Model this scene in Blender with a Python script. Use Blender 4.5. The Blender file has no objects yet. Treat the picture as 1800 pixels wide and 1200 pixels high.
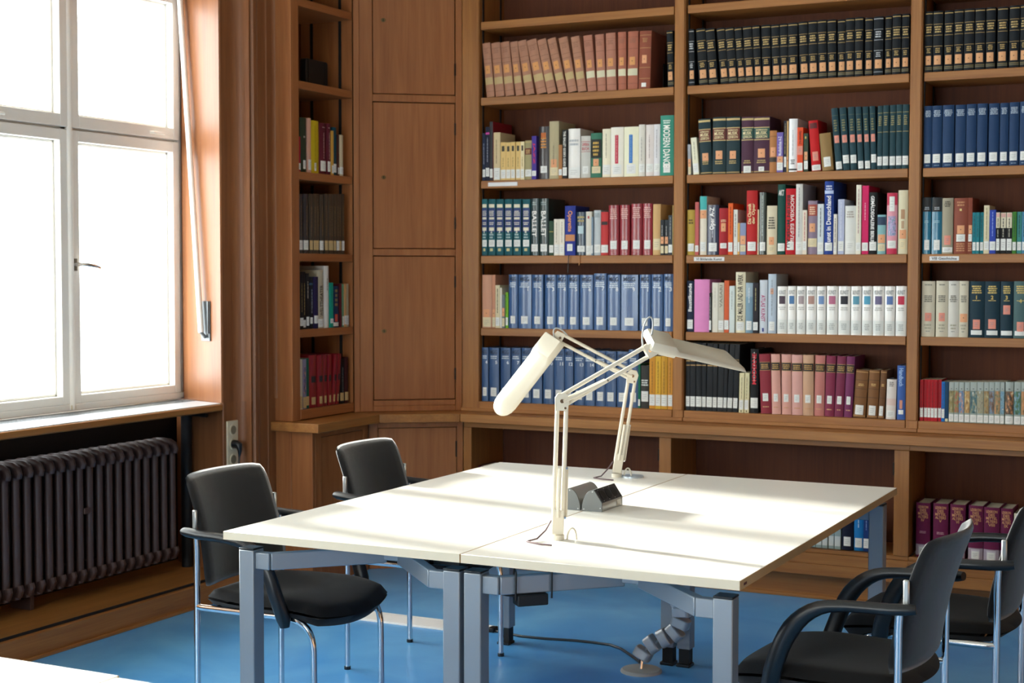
import bpy, bmesh, math, random
from mathutils import Vector, Matrix
random.seed(7)
S = bpy.context.scene
COL = S.collection
PI = math.pi

# ------------------------------------------------------------------ camera
cam_d = bpy.data.cameras.new('camera'); cam = bpy.data.objects.new('camera', cam_d); COL.objects.link(cam)
YAW, PIT, ROL = 0.4622, 0.0468, 0.0012
fw = Vector((-math.sin(YAW)*math.cos(PIT), math.cos(YAW)*math.cos(PIT), -math.sin(PIT)))
rt = Vector((math.cos(YAW), math.sin(YAW), 0)); up = rt.cross(fw)
r2 = math.cos(ROL)*rt + math.sin(ROL)*up; u2 = -math.sin(ROL)*rt + math.cos(ROL)*up
cam.matrix_world = Matrix(((r2.x, u2.x, -fw.x, 0), (r2.y, u2.y, -fw.y, 0), (r2.z, u2.z, -fw.z, 1.50), (0, 0, 0, 1)))
cam_d.sensor_width = 36; cam_d.lens = 36*2636/1800; cam_d.clip_start = .05
cam_d.dof.use_dof = True; cam_d.dof.focus_distance = 4.5; cam_d.dof.aperture_fstop = 6.3
S.camera = cam

# ------------------------------------------------------------------ light
w = bpy.data.worlds.new('world'); S.world = w; w.use_nodes = True
bg = w.node_tree.nodes['Background']; bg.inputs[0].default_value = (0.93, 0.97, 1.0, 1); bg.inputs[1].default_value = 8.0
sd = bpy.data.lights.new('sun', 'SUN'); sd.energy = 15.0; sd.angle = math.radians(3.6); sd.color = (1.0, .95, .88)
sun = bpy.data.objects.new('sun', sd); COL.objects.link(sun)
sun.rotation_euler = Vector((1, -.20, -.215)).to_track_quat('-Z', 'Y').to_euler(); sun.location = (-6, 5, 3)
WIN = [(3.46, 5.69), (1.30, 3.16), (-1.0, .86)]
for a, b in WIN:
    pd = bpy.data.lights.new('window_portal', 'AREA'); pd.shape = 'RECTANGLE'; pd.size = b-a; pd.size_y = 2.0
    pd.cycles.is_portal = True
    po = bpy.data.objects.new('window_portal', pd); COL.objects.link(po)
    po.location = (-4.68, (a+b)/2, 1.87); po.rotation_euler = Vector((1, 0, 0)).to_track_quat('-Z', 'Y').to_euler()
FWIN = [(-4.1, -1.2)]      # windows in the wall behind the camera
for a, b in FWIN:
    pd = bpy.data.lights.new('window_portal', 'AREA'); pd.shape = 'RECTANGLE'; pd.size = b-a; pd.size_y = 1.9
    pd.cycles.is_portal = True
    po = bpy.data.objects.new('window_portal', pd); COL.objects.link(po)
    po.location = ((a+b)/2, -2.72, 1.80); po.rotation_euler = Vector((0, 1, 0)).to_track_quat('-Z', 'Y').to_euler()
S.view_settings.view_transform = 'Standard'; S.view_settings.look = 'None'
S.view_settings.gamma = 1; S.view_settings.use_curve_mapping = False
S.view_settings.exposure = 0.65

# ------------------------------------------------------------------ materials
def lin(h):
    if isinstance(h, tuple): return h if len(h) == 4 else h+(1,)
    h = h.lstrip('#'); c = [int(h[i:i+2], 16)/255 for i in (0, 2, 4)]
    return tuple(x/12.92 if x <= .04045 else ((x+.055)/1.055)**2.4 for x in c)+(1,)
MC = {}
def nn(nt, t, **k):
    n = nt.nodes.new(t)
    for a, b in k.items(): setattr(n, a, b)
    return n
def mat(name, col, rough=.5, metal=0, bump=0, bscale=400, var=0, vscale=8, coat=0, sheen=0, spec=.5, **kw):
    key = (name, col, rough, metal)
    if key in MC: return MC[key]
    m = bpy.data.materials.new(name); m.use_nodes = True; nt = m.node_tree; p = nt.nodes['Principled BSDF']
    c = lin(col)
    p.inputs['Base Color'].default_value = c; p.inputs['Roughness'].default_value = rough
    p.inputs['Metallic'].default_value = metal; p.inputs['Coat Weight'].default_value = coat
    p.inputs['Coat Roughness'].default_value = .07
    p.inputs['Sheen Weight'].default_value = sheen; p.inputs['Sheen Roughness'].default_value = .35
    p.inputs['Specular IOR Level'].default_value = spec
    tc = nn(nt, 'ShaderNodeTexCoord')
    if var:
        no = nn(nt, 'ShaderNodeTexNoise'); no.inputs['Scale'].default_value = vscale; no.inputs['Detail'].default_value = 4
        nt.links.new(tc.outputs['Object'], no.inputs['Vector'])
        mx = nn(nt, 'ShaderNodeMix', data_type='RGBA'); mx.inputs[6].default_value = tuple(x*(1-var) for x in c[:3])+(1,)
        mx.inputs[7].default_value = tuple(min(1, x*(1+var)) for x in c[:3])+(1,)
        nt.links.new(no.outputs['Fac'], mx.inputs[0]); nt.links.new(mx.outputs[2], p.inputs['Base Color'])
    if bump:
        no = nn(nt, 'ShaderNodeTexNoise'); no.inputs['Scale'].default_value = bscale; no.inputs['Detail'].default_value = 2
        nt.links.new(tc.outputs['Object'], no.inputs['Vector'])
        bp = nn(nt, 'ShaderNodeBump'); bp.inputs['Strength'].default_value = bump; bp.inputs['Distance'].default_value = .002
        nt.links.new(no.outputs['Fac'], bp.inputs['Height']); nt.links.new(bp.outputs[0], p.inputs['Normal'])
    MC[key] = m; return m
def wood(name, axis, dark='#7e4c22', light='#b57c42', rough=.42):
    m = bpy.data.materials.new(name); m.use_nodes = True; nt = m.node_tree; p = nt.nodes['Principled BSDF']
    tc = nn(nt, 'ShaderNodeTexCoord'); oi = nn(nt, 'ShaderNodeObjectInfo')
    ad = nn(nt, 'ShaderNodeVectorMath', operation='ADD'); nt.links.new(tc.outputs['Object'], ad.inputs[0])
    cm = nn(nt, 'ShaderNodeMath', operation='MULTIPLY'); cm.inputs[1].default_value = 7.0
    nt.links.new(oi.outputs['Random'], cm.inputs[0]); nt.links.new(cm.outputs[0], ad.inputs[1])
    mp = nn(nt, 'ShaderNodeMapping'); s = [26, 26, 26]; s['xyz'.index(axis)] = 1.3
    mp.inputs['Scale'].default_value = s; nt.links.new(ad.outputs[0], mp.inputs['Vector'])
    n1 = nn(nt, 'ShaderNodeTexNoise'); n1.inputs['Scale'].default_value = 1; n1.inputs['Detail'].default_value = 6; n1.inputs['Roughness'].default_value = .6
    n1.inputs['Distortion'].default_value = .6
    nt.links.new(mp.outputs[0], n1.inputs['Vector'])
    mp2 = nn(nt, 'ShaderNodeMapping'); s = [160, 160, 160]; s['xyz'.index(axis)] = 5
    mp2.inputs['Scale'].default_value = s; nt.links.new(ad.outputs[0], mp2.inputs['Vector'])
    n2 = nn(nt, 'ShaderNodeTexNoise'); n2.inputs['Scale'].default_value = 1; n2.inputs['Detail'].default_value = 3
    nt.links.new(mp2.outputs[0], n2.inputs['Vector'])
    n3 = nn(nt, 'ShaderNodeTexNoise'); n3.inputs['Scale'].default_value = 1.4; n3.inputs['Detail'].default_value = 2
    nt.links.new(ad.outputs[0], n3.inputs['Vector'])
    a = nn(nt, 'ShaderNodeMath', operation='MULTIPLY_ADD'); a.inputs[1].default_value = .4; nt.links.new(n2.outputs['Fac'], a.inputs[0]); 
    b = nn(nt, 'ShaderNodeMath', operation='MULTIPLY_ADD'); b.inputs[1].default_value = .35; b.inputs[2].default_value = -.15
    nt.links.new(n3.outputs['Fac'], b.inputs[0]); nt.links.new(b.outputs[0], a.inputs[2])
    c = nn(nt, 'ShaderNodeMath', operation='MULTIPLY_ADD'); c.inputs[1].default_value = .8; nt.links.new(n1.outputs['Fac'], c.inputs[0]); nt.links.new(a.outputs[0], c.inputs[2])
    cr = nn(nt, 'ShaderNodeValToRGB'); cr.color_ramp.elements[0].position = .3; cr.color_ramp.elements[0].color = lin(dark)
    cr.color_ramp.elements[1].position = 1.0; cr.color_ramp.elements[1].color = lin(light)
    nt.links.new(c.outputs[0], cr.inputs[0]); nt.links.new(cr.outputs[0], p.inputs['Base Color'])
    p.inputs['Roughness'].default_value = rough; p.inputs['Specular IOR Level'].default_value = .4
    bp = nn(nt, 'ShaderNodeBump'); bp.inputs['Strength'].default_value = .12; bp.inputs['Distance'].default_value = .001
    nt.links.new(n2.outputs['Fac'], bp.inputs['Height']); nt.links.new(bp.outputs[0], p.inputs['Normal'])
    return m
WZ = wood('oak_vertical', 'z'); WX = wood('oak_grain_x', 'x'); WY = wood('oak_grain_y', 'y')
WDK = wood('oak_back_panel_shaded', 'z', '#481c04', '#6c3712', .65)  # back-panel oak darkened, the shade inside the shelves is put into its colour
WALLP = mat('cream_plaster', '#d9d2c2', .9, var=.04)
WALLB = mat('brown_panelled_wall', '#8a6848', .7, var=.08)
WZC = wood('reddish_oak_vertical', 'z', '#814a26', '#b07345')
WYC = wood('reddish_oak_grain_y', 'y', '#814a26', '#b07345')
WZP = wood('dimmed_oak_pilaster', 'z', '#6c3f24', '#98633c')  # redder oak, its colour also darkened to hold down the over-bright window reveal
WHITE = mat('white_window_paint', '#f0eee8', .35, var=.03, vscale=5)
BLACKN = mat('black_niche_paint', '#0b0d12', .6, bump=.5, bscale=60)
RAD = mat('brown_radiator_enamel', '#4c3936', .38)
CHROME = mat('chrome', '#d8d8da', .08, 1)
ALU = mat('grey_powder_coat', '#8e959c', .38, .35)
ALUL = mat('brushed_aluminium', '#b8bab8', .32, .8)
BLKP = mat('black_plastic', '#14161a', .35)
BLKM = mat('black_matt', '#0a0a0c', .6)
FAB = mat('charcoal_fabric', '#18181a', .9, bump=.5, bscale=900, sheen=.8, var=.12, vscale=60)
FABS = mat('charcoal_seat_fabric', '#131315', .92, bump=.5, bscale=900, sheen=.12, var=.12, vscale=60, spec=.3)
LAMPM = mat('ivory_lamp_enamel', '#dad3c2', .3)
TEDGE2 = mat('tan_side_edge', '#cda877', .45, var=.05, vscale=20)  # side edges a deeper tan than the front and back bands
TABLE = mat('white_birch_laminate', '#efece4', .33, var=.015, vscale=3)
TEDGE = mat('beech_edge_band', '#dccfb6', .45, var=.05, vscale=20)
FLOOR = None
PAGE = mat('page_paper', '#cfc5ae', .85, bump=.3, bscale=200)
OUTL = mat('cream_socket_plastic', '#d5c9ae', .35)
GREYP = mat('grey_box_plastic', '#686c6c', .4)
m = bpy.data.materials.new('blue_linoleum'); m.use_nodes = True; nt = m.node_tree; p = nt.nodes['Principled BSDF']
tc = nn(nt, 'ShaderNodeTexCoord'); n1 = nn(nt, 'ShaderNodeTexNoise'); n1.inputs['Scale'].default_value = 2.2; n1.inputs['Detail'].default_value = 7; n1.inputs['Distortion'].default_value = 1.2
nt.links.new(tc.outputs['Object'], n1.inputs['Vector'])
cr = nn(nt, 'ShaderNodeValToRGB'); cr.color_ramp.elements[0].position = .3; cr.color_ramp.elements[0].color = lin('#479ae2'); cr.color_ramp.elements[1].position = .75; cr.color_ramp.elements[1].color = lin('#76c0f4')
nt.links.new(n1.outputs['Fac'], cr.inputs[0]); nt.links.new(cr.outputs[0], p.inputs['Base Color'])
p.inputs['Roughness'].default_value = .3
bp = nn(nt, 'ShaderNodeBump'); bp.inputs['Strength'].default_value = .1; bp.inputs['Distance'].default_value = .004; nt.links.new(n1.outputs['Fac'], bp.inputs['Height']); nt.links.new(bp.outputs[0], p.inputs['Normal'])
FLOOR = m
m = bpy.data.materials.new('window_glass'); m.use_nodes = True; nt = m.node_tree; nt.nodes.remove(nt.nodes['Principled BSDF'])
tr = nn(nt, 'ShaderNodeBsdfTransparent'); tr.inputs[0].default_value = (.97, .99, .98, 1); gl = nn(nt, 'ShaderNodeBsdfGlossy'); gl.inputs['Roughness'].default_value = .02
fr = nn(nt, 'ShaderNodeLayerWeight'); fr.inputs['Blend'].default_value = .5
pw_ = nn(nt, 'ShaderNodeMath', operation='POWER'); pw_.inputs[1].default_value = 5; nt.links.new(fr.outputs['Facing'], pw_.inputs[0])
pm_ = nn(nt, 'ShaderNodeMath', operation='MULTIPLY_ADD'); pm_.inputs[1].default_value = .6; pm_.inputs[2].default_value = .02; nt.links.new(pw_.outputs[0], pm_.inputs[0])
mx = nn(nt, 'ShaderNodeMixShader'); nt.links.new(pm_.outputs[0], mx.inputs[0]); nt.links.new(tr.outputs[0], mx.inputs[1]); nt.links.new(gl.outputs[0], mx.inputs[2])
nt.links.new(mx.outputs[0], nt.nodes['Material Output'].inputs[0]); GLASS = m

# ------------------------------------------------------------------ mesh helpers
class MB:
    def __init__(s): s.v = []; s.f = []; s.mi = []; s.cur = 0
    def add(s, vs, fs):
        o = len(s.v); s.v += [tuple(v) for v in vs]; s.f += [tuple(i+o for i in f) for f in fs]; s.mi += [s.cur]*len(fs); return s
    def box(s, x0, x1, y0, y1, z0, z1):
        return s.add([(x0,y0,z0),(x1,y0,z0),(x1,y1,z0),(x0,y1,z0),(x0,y0,z1),(x1,y0,z1),(x1,y1,z1),(x0,y1,z1)],
                     [(0,3,2,1),(4,5,6,7),(0,1,5,4),(1,2,6,5),(2,3,7,6),(3,0,4,7)])
    def obox(s, P, ax, ay, az, x0, x1, y0, y1, z0, z1):   # box in an oriented frame
        P = Vector(P); k = len(s.v); s.box(x0, x1, y0, y1, z0, z1)
        for i in range(k, len(s.v)):
            a = s.v[i]; s.v[i] = tuple(P+ax*a[0]+ay*a[1]+az*a[2])
        return s
    def prism(s, poly, z0, z1):     # xy polygon, counter-clockwise, extruded in z
        n = len(poly); vs = [(x, y, z0) for x, y in poly]+[(x, y, z1) for x, y in poly]
        return s.add(vs, [tuple(range(n-1, -1, -1)), tuple(range(n, 2*n))]+[(i, (i+1) % n, n+(i+1) % n, n+i) for i in range(n)])
    def oprism(s, P, ax, ay, az, poly, h0, h1):   # polygon in ax/ay plane extruded along az
        P = Vector(P); n = len(poly)
        vs = [P+ax*x+ay*y+az*h0 for x, y in poly]+[P+ax*x+ay*y+az*h1 for x, y in poly]
        return s.add(vs, [tuple(range(n-1, -1, -1)), tuple(range(n, 2*n))]+[(i, (i+1) % n, n+(i+1) % n, n+i) for i in range(n)])
    def tube(s, pts, r, seg=12, rb=None, ref=None, cap=True):   # swept ellipse r x rb
        pts = [Vector(p) for p in pts]; rb = rb or r; rings = []; n = None
        for i, p in enumerate(pts):
            t = (pts[min(i+1, len(pts)-1)]-pts[max(i-1, 0)]).normalized()
            if n is None:
                a = Vector(ref) if ref else (Vector((0, 0, 1)) if abs(t.z) < .9 else Vector((1, 0, 0)))
                n = (a-t*a.dot(t)).normalized()
            else:
                n = (n-t*n.dot(t)).normalized()
            b = t.cross(n); rr = r[i] if isinstance(r, (list, tuple)) else r; rbb = rb[i] if isinstance(rb, (list, tuple)) else rb
            rings.append([p+n*(rr*math.cos(2*PI*k/seg))+b*(rbb*math.sin(2*PI*k/seg)) for k in range(seg)])
        vs = [v for R in rings for v in R]; fs = []
        for i in range(len(rings)-1):
            for k in range(seg):
                a = i*seg+k; b_ = i*seg+(k+1) % seg; fs.append((a, b_, b_+seg, a+seg))
        if cap: fs += [tuple(range(seg-1, -1, -1)), tuple(range((len(rings)-1)*seg, len(rings)*seg))]
        return s.add(vs, fs)
    def disc(s, c, axis, r, h, seg=24, r2=None):
        c = Vector(c); axis = Vector(axis).normalized(); return s.tube([c, c+axis*h], [r, r if r2 is None else r2], seg)
    def build(s, name, mats, parent=None, smooth=35, bevel=0, bseg=2):
        me = bpy.data.meshes.new(name); me.from_pydata(s.v, [], s.f)
        if not isinstance(mats, (list, tuple)): mats = [mats]
        for m_ in mats: me.materials.append(m_)
        me.polygons.foreach_set('material_index', s.mi)
        if smooth:
            me.polygons.foreach_set('use_smooth', [True]*len(me.polygons)); me.set_sharp_from_angle(angle=math.radians(smooth))
        me.update(); o = bpy.data.objects.new(name, me); COL.objects.link(o); o.parent = parent
        if bevel:
            b = o.modifiers.new('bevel', 'BEVEL'); b.width = bevel; b.segments = bseg; b.limit_method = 'ANGLE'; b.angle_limit = math.radians(50)
            b.harden_normals = False
        return o
def tag(o, label, cat, group=None):
    o['label'] = label; o['category'] = cat
    if group: o['group'] = group
    return o
def struct(o): o['kind'] = 'structure'; return o
def empty(name, loc=(0, 0, 0), rz=0, ry=0):
    o = bpy.data.objects.new(name, None); COL.objects.link(o); o.location = loc; o.rotation_euler = (0, ry, rz); o.empty_display_size = .05
    return o
def copy_tree(o, parent=None):
    c = o.copy(); COL.objects.link(c); c.parent = parent
    for ch in list(o.children): copy_tree(ch, c)
    return c
def bez(p0, p1, p2, p3, n=10):
    p0, p1, p2, p3 = map(Vector, (p0, p1, p2, p3))
    return [p0*(1-t)**3+p1*3*t*(1-t)**2+p2*3*t*t*(1-t)+p3*t**3 for t in [i/n for i in range(n+1)]]
TXC = {}
def text_verts(txt, bold=.015):     # unit text: returns verts (x,y), faces, width, height
    k = (txt, bold)
    if k in TXC: return TXC[k]
    cu = bpy.data.curves.new('t', 'FONT'); cu.body = txt; cu.size = 1; cu.offset = bold; cu.resolution_u = 2; cu.fill_mode = 'FRONT'
    o = bpy.data.objects.new('t', cu); COL.objects.link(o); dg = bpy.context.evaluated_depsgraph_get(); dg.update()
    me = bpy.data.meshes.new_from_object(o.evaluated_get(dg))
    vs = [(v.co.x, v.co.y) for v in me.vertices]; fs = [tuple(p_.vertices) for p_ in me.polygons]
    bpy.data.objects.remove(o); bpy.data.curves.remove(cu); bpy.data.meshes.remove(me)
    if not vs: TXC[k] = None; return None
    x0 = min(v[0] for v in vs); x1 = max(v[0] for v in vs); y0 = min(v[1] for v in vs); y1 = max(v[1] for v in vs)
    vs = [(a-x0, b-y0) for a, b in vs]; TXC[k] = (vs, fs, x1-x0, y1-y0); return TXC[k]
# ================================================================== the room
ZC = 3.45
struct(MB().box(-4.9, 2.75, -2.75, 7.2, -.05, 0).build('floor', FLOOR))
struct(MB().box(-4.95, 2.6, -2.6, 7.3, ZC, ZC+.05).build('ceiling', WALLP))
struct(MB().box(-4.9, 2.6, 7.06, 7.2, -.05, ZC).build('wall_back', WALLP))
struct(MB().box(2.6, 2.75, -2.6, 7.2, -.05, ZC).build('wall_right', WALLB))
wf_ = MB().box(-4.9, 2.75, -2.75, -2.6, -.05, .85).box(-4.9, 2.75, -2.75, -2.6, 2.75, ZC); lo = -4.9
for a, b in FWIN: wf_.box(lo, a, -2.75, -2.6, .85, 2.75); lo = b
struct(wf_.box(lo, 2.75, -2.75, -2.6, .85, 2.75).build('wall_front', WALLB))
for i, (a, b) in enumerate(FWIN):
    r = empty('window_%d' % (i+5)); struct(r); m_ = (a+b)/2
    MB().box(a, b, -2.72, -2.67, .85, .93).box(a, b, -2.72, -2.67, 2.67, 2.75).box(a, a+.07, -2.72, -2.67, .93, 2.67).box(b-.07, b, -2.72, -2.67, .93, 2.67).box(m_-.05, m_+.05, -2.72, -2.67, .93, 2.67).box(a+.07, m_-.05, -2.72, -2.67, 2.1, 2.2).box(m_+.05, b-.07, -2.72, -2.67, 2.1, 2.2).build('window_frame', WHITE, r)
    MB().box(a+.07, b-.07, -2.70, -2.695, .93, 2.67).build('pane', GLASS, r, smooth=0)
# window wall: piers, parapet niches and lintel round the openings
wl = MB()
lo = -2.6
for a, b in sorted(WIN):
    wl.box(-5.05, -4.66, lo, a-.0, .0, ZC); lo = b
wl.box(-5.05, -4.66, 5.69, 7.06, 0, ZC)
wl.box(-5.05, -4.66, -2.6, 7.06, 2.86, ZC)
wl.box(-5.05, -4.66, -2.6, 7.06, -.05, .86)
struct(wl.build('wall_left', WALLP))
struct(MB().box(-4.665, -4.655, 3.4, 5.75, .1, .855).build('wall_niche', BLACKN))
# pilaster beside the window: splayed reveal, cove, double bead and flat
def arc(cx, cy, rx, ry, a0, a1, n=8):
    return [(cx+rx*math.cos(math.radians(a0+(a1-a0)*i/n)), cy+ry*math.sin(math.radians(a0+(a1-a0)*i/n))) for i in range(n+1)]
prof = [(-4.66, 5.69), (-4.56, 5.69), (-4.555, 5.655), (-4.53, 5.65), (-4.52, 5.642), (-4.285, 5.567), (-4.283, 5.557), (-4.255, 5.549), (-4.25, 5.556), (-4.25, 5.628)]
prof += arc(-4.2, 5.628, .05, .044, 180, 90, 8)
prof += [(-4.178, 5.672), (-4.178, 5.679), (-4.19, 5.682), (-4.19, 5.686), (-4.18, 5.689), (-4.168, 5.694), (-4.168, 5.712), (-4.19, 5.72), (-4.19, 5.745), (-4.186, 5.75), (-4.19, 5.755), (-4.19, 5.815), (-4.185, 5.82), (-4.19, 5.826)]
prof2 = prof+[(-4.19, 5.862)]+arc(-4.17, 5.862, .02, .02, 180, 90, 6)+[(-4.17, 5.9), (-4.66, 5.9)]
low = [(-4.66, 5.74), (-4.62, 5.68), (-4.255, 5.557), (-4.25, 5.56)]+prof[9:]+[(-4.19, 5.9), (-4.66, 5.9)]
pil = MB().prism(prof2[::-1], .895, ZC)
struct(pil.build('trim_1', WZP, smooth=30))
struct(MB().prism(low[::-1], 0, .895).build('trim_2', WZP, smooth=30))
# mirrored pilasters for the piers nearer the camera
for i, (a, b) in enumerate([(3.16, 3.46), (.86, 1.30)]):
    p_ = [(-4.66, a), (-4.56, a), (-4.52, a-.048+.0), (-4.25, a+.03), (-4.25, b-.03), (-4.52, b+.048), (-4.56, b), (-4.66, b)]
    p_ = [(-4.66, a), (-4.56, a), (-4.25, a+.045), (-4.25, b-.045), (-4.56, b), (-4.66, b)]
    struct(MB().prism(p_, 0, ZC).build('trim_%d' % (i+3), WZ))
struct(MB().box(-4.66, -4.25, -2.6, -1.0, 0, ZC).build('trim_6', WZ))
struct(MB().box(-4.66, -4.25, -1.0, 5.6, 2.86, ZC).build('trim_7', WY))
# low timber ledge under the radiator niche with quarter round at the floor
lg = MB().box(-4.66, -4.225, -2.6, 5.74, 0, .108).box(-4.225, -4.205, -2.6, 5.88, 0, .10)
lg.prism([(-4.205, -2.6), (-4.19, -2.6), (-4.19, 5.88), (-4.205, 5.88)], 0, .015)
struct(lg.build('baseboard_left', WY, bevel=.004))
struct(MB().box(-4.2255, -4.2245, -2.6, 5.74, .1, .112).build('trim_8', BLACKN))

def window(n, y0, y1, detail, mul):
    root = empty('window_%d' % n, (0, 0, 0)); struct(root)
    X0, X1 = -4.64, -4.585
    f = MB()
    f.box(X0-.02, X1+.01, y0, y1, .895, .925).box(X0-.02, X1, y0, y0+.05, .925, 2.86).box(X0-.02, X1, y1-.03, y1, .925, 2.86).box(X0-.02, X1, y0, y1, 2.80, 2.86)
    f.box(X0-.02, -4.60, y0, y1, 2.085, 2.13)
    for yc in mul: f.box(X0-.02, -4.60, yc-.03, yc+.03, .9, 2.82)
    f.build('window_frame', WHITE, root, bevel=.004)
    ed = [y0+.018]+list(mul)+[y1-.018]; parts = []
    for q in range(len(ed)-1): parts += [(ed[q]+.012, ed[q+1]-.012, .925, 2.103, 0), (ed[q]+.012, ed[q+1]-.012, 2.113, 2.80, 1)]
    for i, (a, b, c, d, tp_) in enumerate(parts):
        s = MB(); st = .045; rb, rtp = (.036, .048) if not tp_ else (.053, .055)
        X2 = -4.575 if not tp_ else -4.57
        s.box(X0+.01, X2, a, a+st, c, d).box(X0+.01, X2, b-st, b, c, d).box(X0+.01, X2, a+st, b-st, c, c+rb).box(X0+.01, X2, a+st, b-st, d-rtp, d)
        g = .012     # inner glazing bead, set back
        s.box(X0, X0+.03, a+st, a+st+g, c+rb, d-rtp).box(X0, X0+.03, b-st-g, b-st, c+rb, d-rtp).box(X0, X0+.03, a+st, b-st, d-rtp-g, d-rtp).box(X0, X0+.03, a+st, b-st, c+rb, c+rb+g)
        sa = s.build('casement', WHITE, root, bevel=.003)
        MB().box(X0+.008, X0+.012, a+st, b-st, c+rb, d-rtp).build('pane', GLASS, sa, smooth=0)
        if tp_ and detail:
            yh = b-.22 if b > 5.5 else b-.47
            MB().tube([(-4.565, yh, c+.022), (-4.552, yh+.01, c+.022), (-4.55, yh+.085, c+.02), (-4.56, yh+.095, c+.02)], .006, 8).build('latch', WHITE, sa)
    for yc in mul:
        MB().tube([(-4.578, yc, .9), (-4.578, yc, 2.80)], .016, 12).build('meeting_bead', WHITE, root)
        MB().box(X0, -4.566, yc-.014, yc+.014, .9, .922).build('sill_bolt', OUTL, root, bevel=.003)
    if detail:
        yc = mul[-1]
        h = MB().tube([(-4.575, yc+.028, 1.50), (-4.575, yc+.028, 1.552)], .011, 12, .007); h.build('handle_plate', mat('dull_brass', '#6a6256', .35, .9), root)
        MB().tube([(-4.575, yc+.028, 1.527), (-4.53, yc+.03, 1.527), (-4.525, yc+.04, 1.526), (-4.52, yc+.10, 1.519), (-4.522, yc+.125, 1.512)], [.009, .009, .009, .008, .006], 10).build('handle', mat('polished_handle', '#e2e0dc', .12, .9), root)
    return root
for i, (a, b) in enumerate(WIN): window(i+1, a, b, i == 0, (4.20, 4.93) if i == 0 else ((a+b)/2,))
# window boards with their perforated metal grille
for i, (a, b) in enumerate(WIN):
    sl = empty('window_sill'); struct(sl)
    MB().box(-4.64 if i else -4.64, -4.25, a-.08, b-(.135 if i == 0 else -.0), .858, .888).build('sill_board', WY, sl, bevel=.008) if i else \
        MB().prism([(-4.64, 3.40), (-4.25, 3.40), (-4.25, 5.551), (-4.255, 5.556), (-4.6, 5.675), (-4.64, 5.68)], .858, .888).build('sill_board', WY, sl, bevel=.006)
    g = MB(); e = .004
    ye = b-.03 if i else 5.55
    MBm = mat('white_sill_metal', '#c9cdd2', .3, .3)
    if i: g.box(-4.6, -4.262, a, b, .888, .892)
    else: g.prism([(-4.6, 3.42), (-4.262, 3.42), (-4.262, 5.553), (-4.59, 5.66), (-4.6, 5.66)], .888, .892)
    pl = g.build('sill_plate', MBm, sl)
    if i == 0:
        sb = MB(); y = 3.98
        while y < 5.60:
            sb.box(-4.565, -4.45, y, y+.008, .8915, .8926); y += .018
        sb.build('sill_slots', BLKM, pl)

# opener rod with its bracket on the reveal
r = empty('opener_rod', (-4.40, 5.60, 1.22))
tag(r, 'white painted rod slanting down the right window reveal', 'rod')
def L(o, p): return tuple(a-b for a, b in zip(p, o.location))
MB().tube([L(r, (-4.385, 5.572, 1.215)), L(r, (-4.53, 5.618, 2.80))], .0135, 12).build('rod', WHITE, r)
ax = Vector((.27, -.085, 0)).normalized(); ay = Vector((-.085, -.27, 0)).normalized(); az = Vector((0, 0, 1))
mb = MB().obox(L(r, (-4.372, 5.5945, 1.27)), ax, ay, az, -.035, .035, 0, .006, -.095, .09)
mb.obox(L(r, (-4.372, 5.5945, 1.27)), ax, ay, az, .018, .03, .006, .012, -.06, .09)
br = mb.build('bracket', mat('galvanised_iron', '#5d6062', .45, .8), r, bevel=.001)
MB().tube([L(r, (-4.36, 5.588, 1.20)), L(r, (-4.368, 5.578, 1.195)), L(r, (-4.388, 5.573, 1.215))], .009, 8).build('hook', br.data.materials[0], br)

# radiator
RX = -4.45
rad = empty('radiator', (RX, 4.9, .11)); tag(rad, 'old brown cast iron column radiator below the window board', 'radiator')
yy = 5.463-.03; k = 0
def rad_section():
    s = MB()
    for dx in (0, -.055, -.11):
        s.tube([(dx, 0, .07), (dx, 0, .09), (dx, 0, .59), (dx, 0, .61)], [.016, .0165, .0165, .016], 12, [.0165]*4)
    # rounded heads joining the columns
    top = [(.012, 0, .585), (.017, 0, .60), (.010, 0, .618), (-.01, 0, .628), (-.055, 0, .631), (-.10, 0, .628), (-.12, 0, .618), (-.127, 0, .60), (-.122, 0, .585)]
    s.tube([(a, 0, c-.012) for a, b, c in top], .017, 10, .019, ref=(0, 1, 0))
    s.tube([(a, 0, .07+.628-c+.012) for a, b, c in top], .017, 10, .019, ref=(0, 1, 0))
    for z in (.60, .085): s.tube([(-.05, -.031, z), (-.05, .031, z)], .026, 14)
    return s
proto = None
while yy > 3.9:
    if proto is None:
        proto = rad_section().build('section', RAD, rad)
        o = proto
    else:
        o = proto.copy(); COL.objects.link(o)
    o.location = (0, yy-4.9, 0); o.scale = (1, 1, .98); yy -= .0605; k += 1
MB().box(-.14, -.03, -.33, -.31, -.0, .09).build('foot', RAD, rad)
MB().box(.012, .018, -.06, -.02, .36, .385).build('fixing_clip', RAD, rad, bevel=.002)
pp = MB().tube([(-4.50, 5.60, .1), (-4.50, 5.60, .60), (-4.50, 5.602, .80), (-4.5, 5.60, .858)], .026, 12)
pp.tube([(-4.50, 5.60, .83), (-4.42, 5.585, .832), (-4.36, 5.575, .83)], .010, 8)
o = pp.build('heating_pipe', BLACKN); tag(o, 'black lagged pipe standing in the niche corner beside the radiator', 'pipe')

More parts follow.
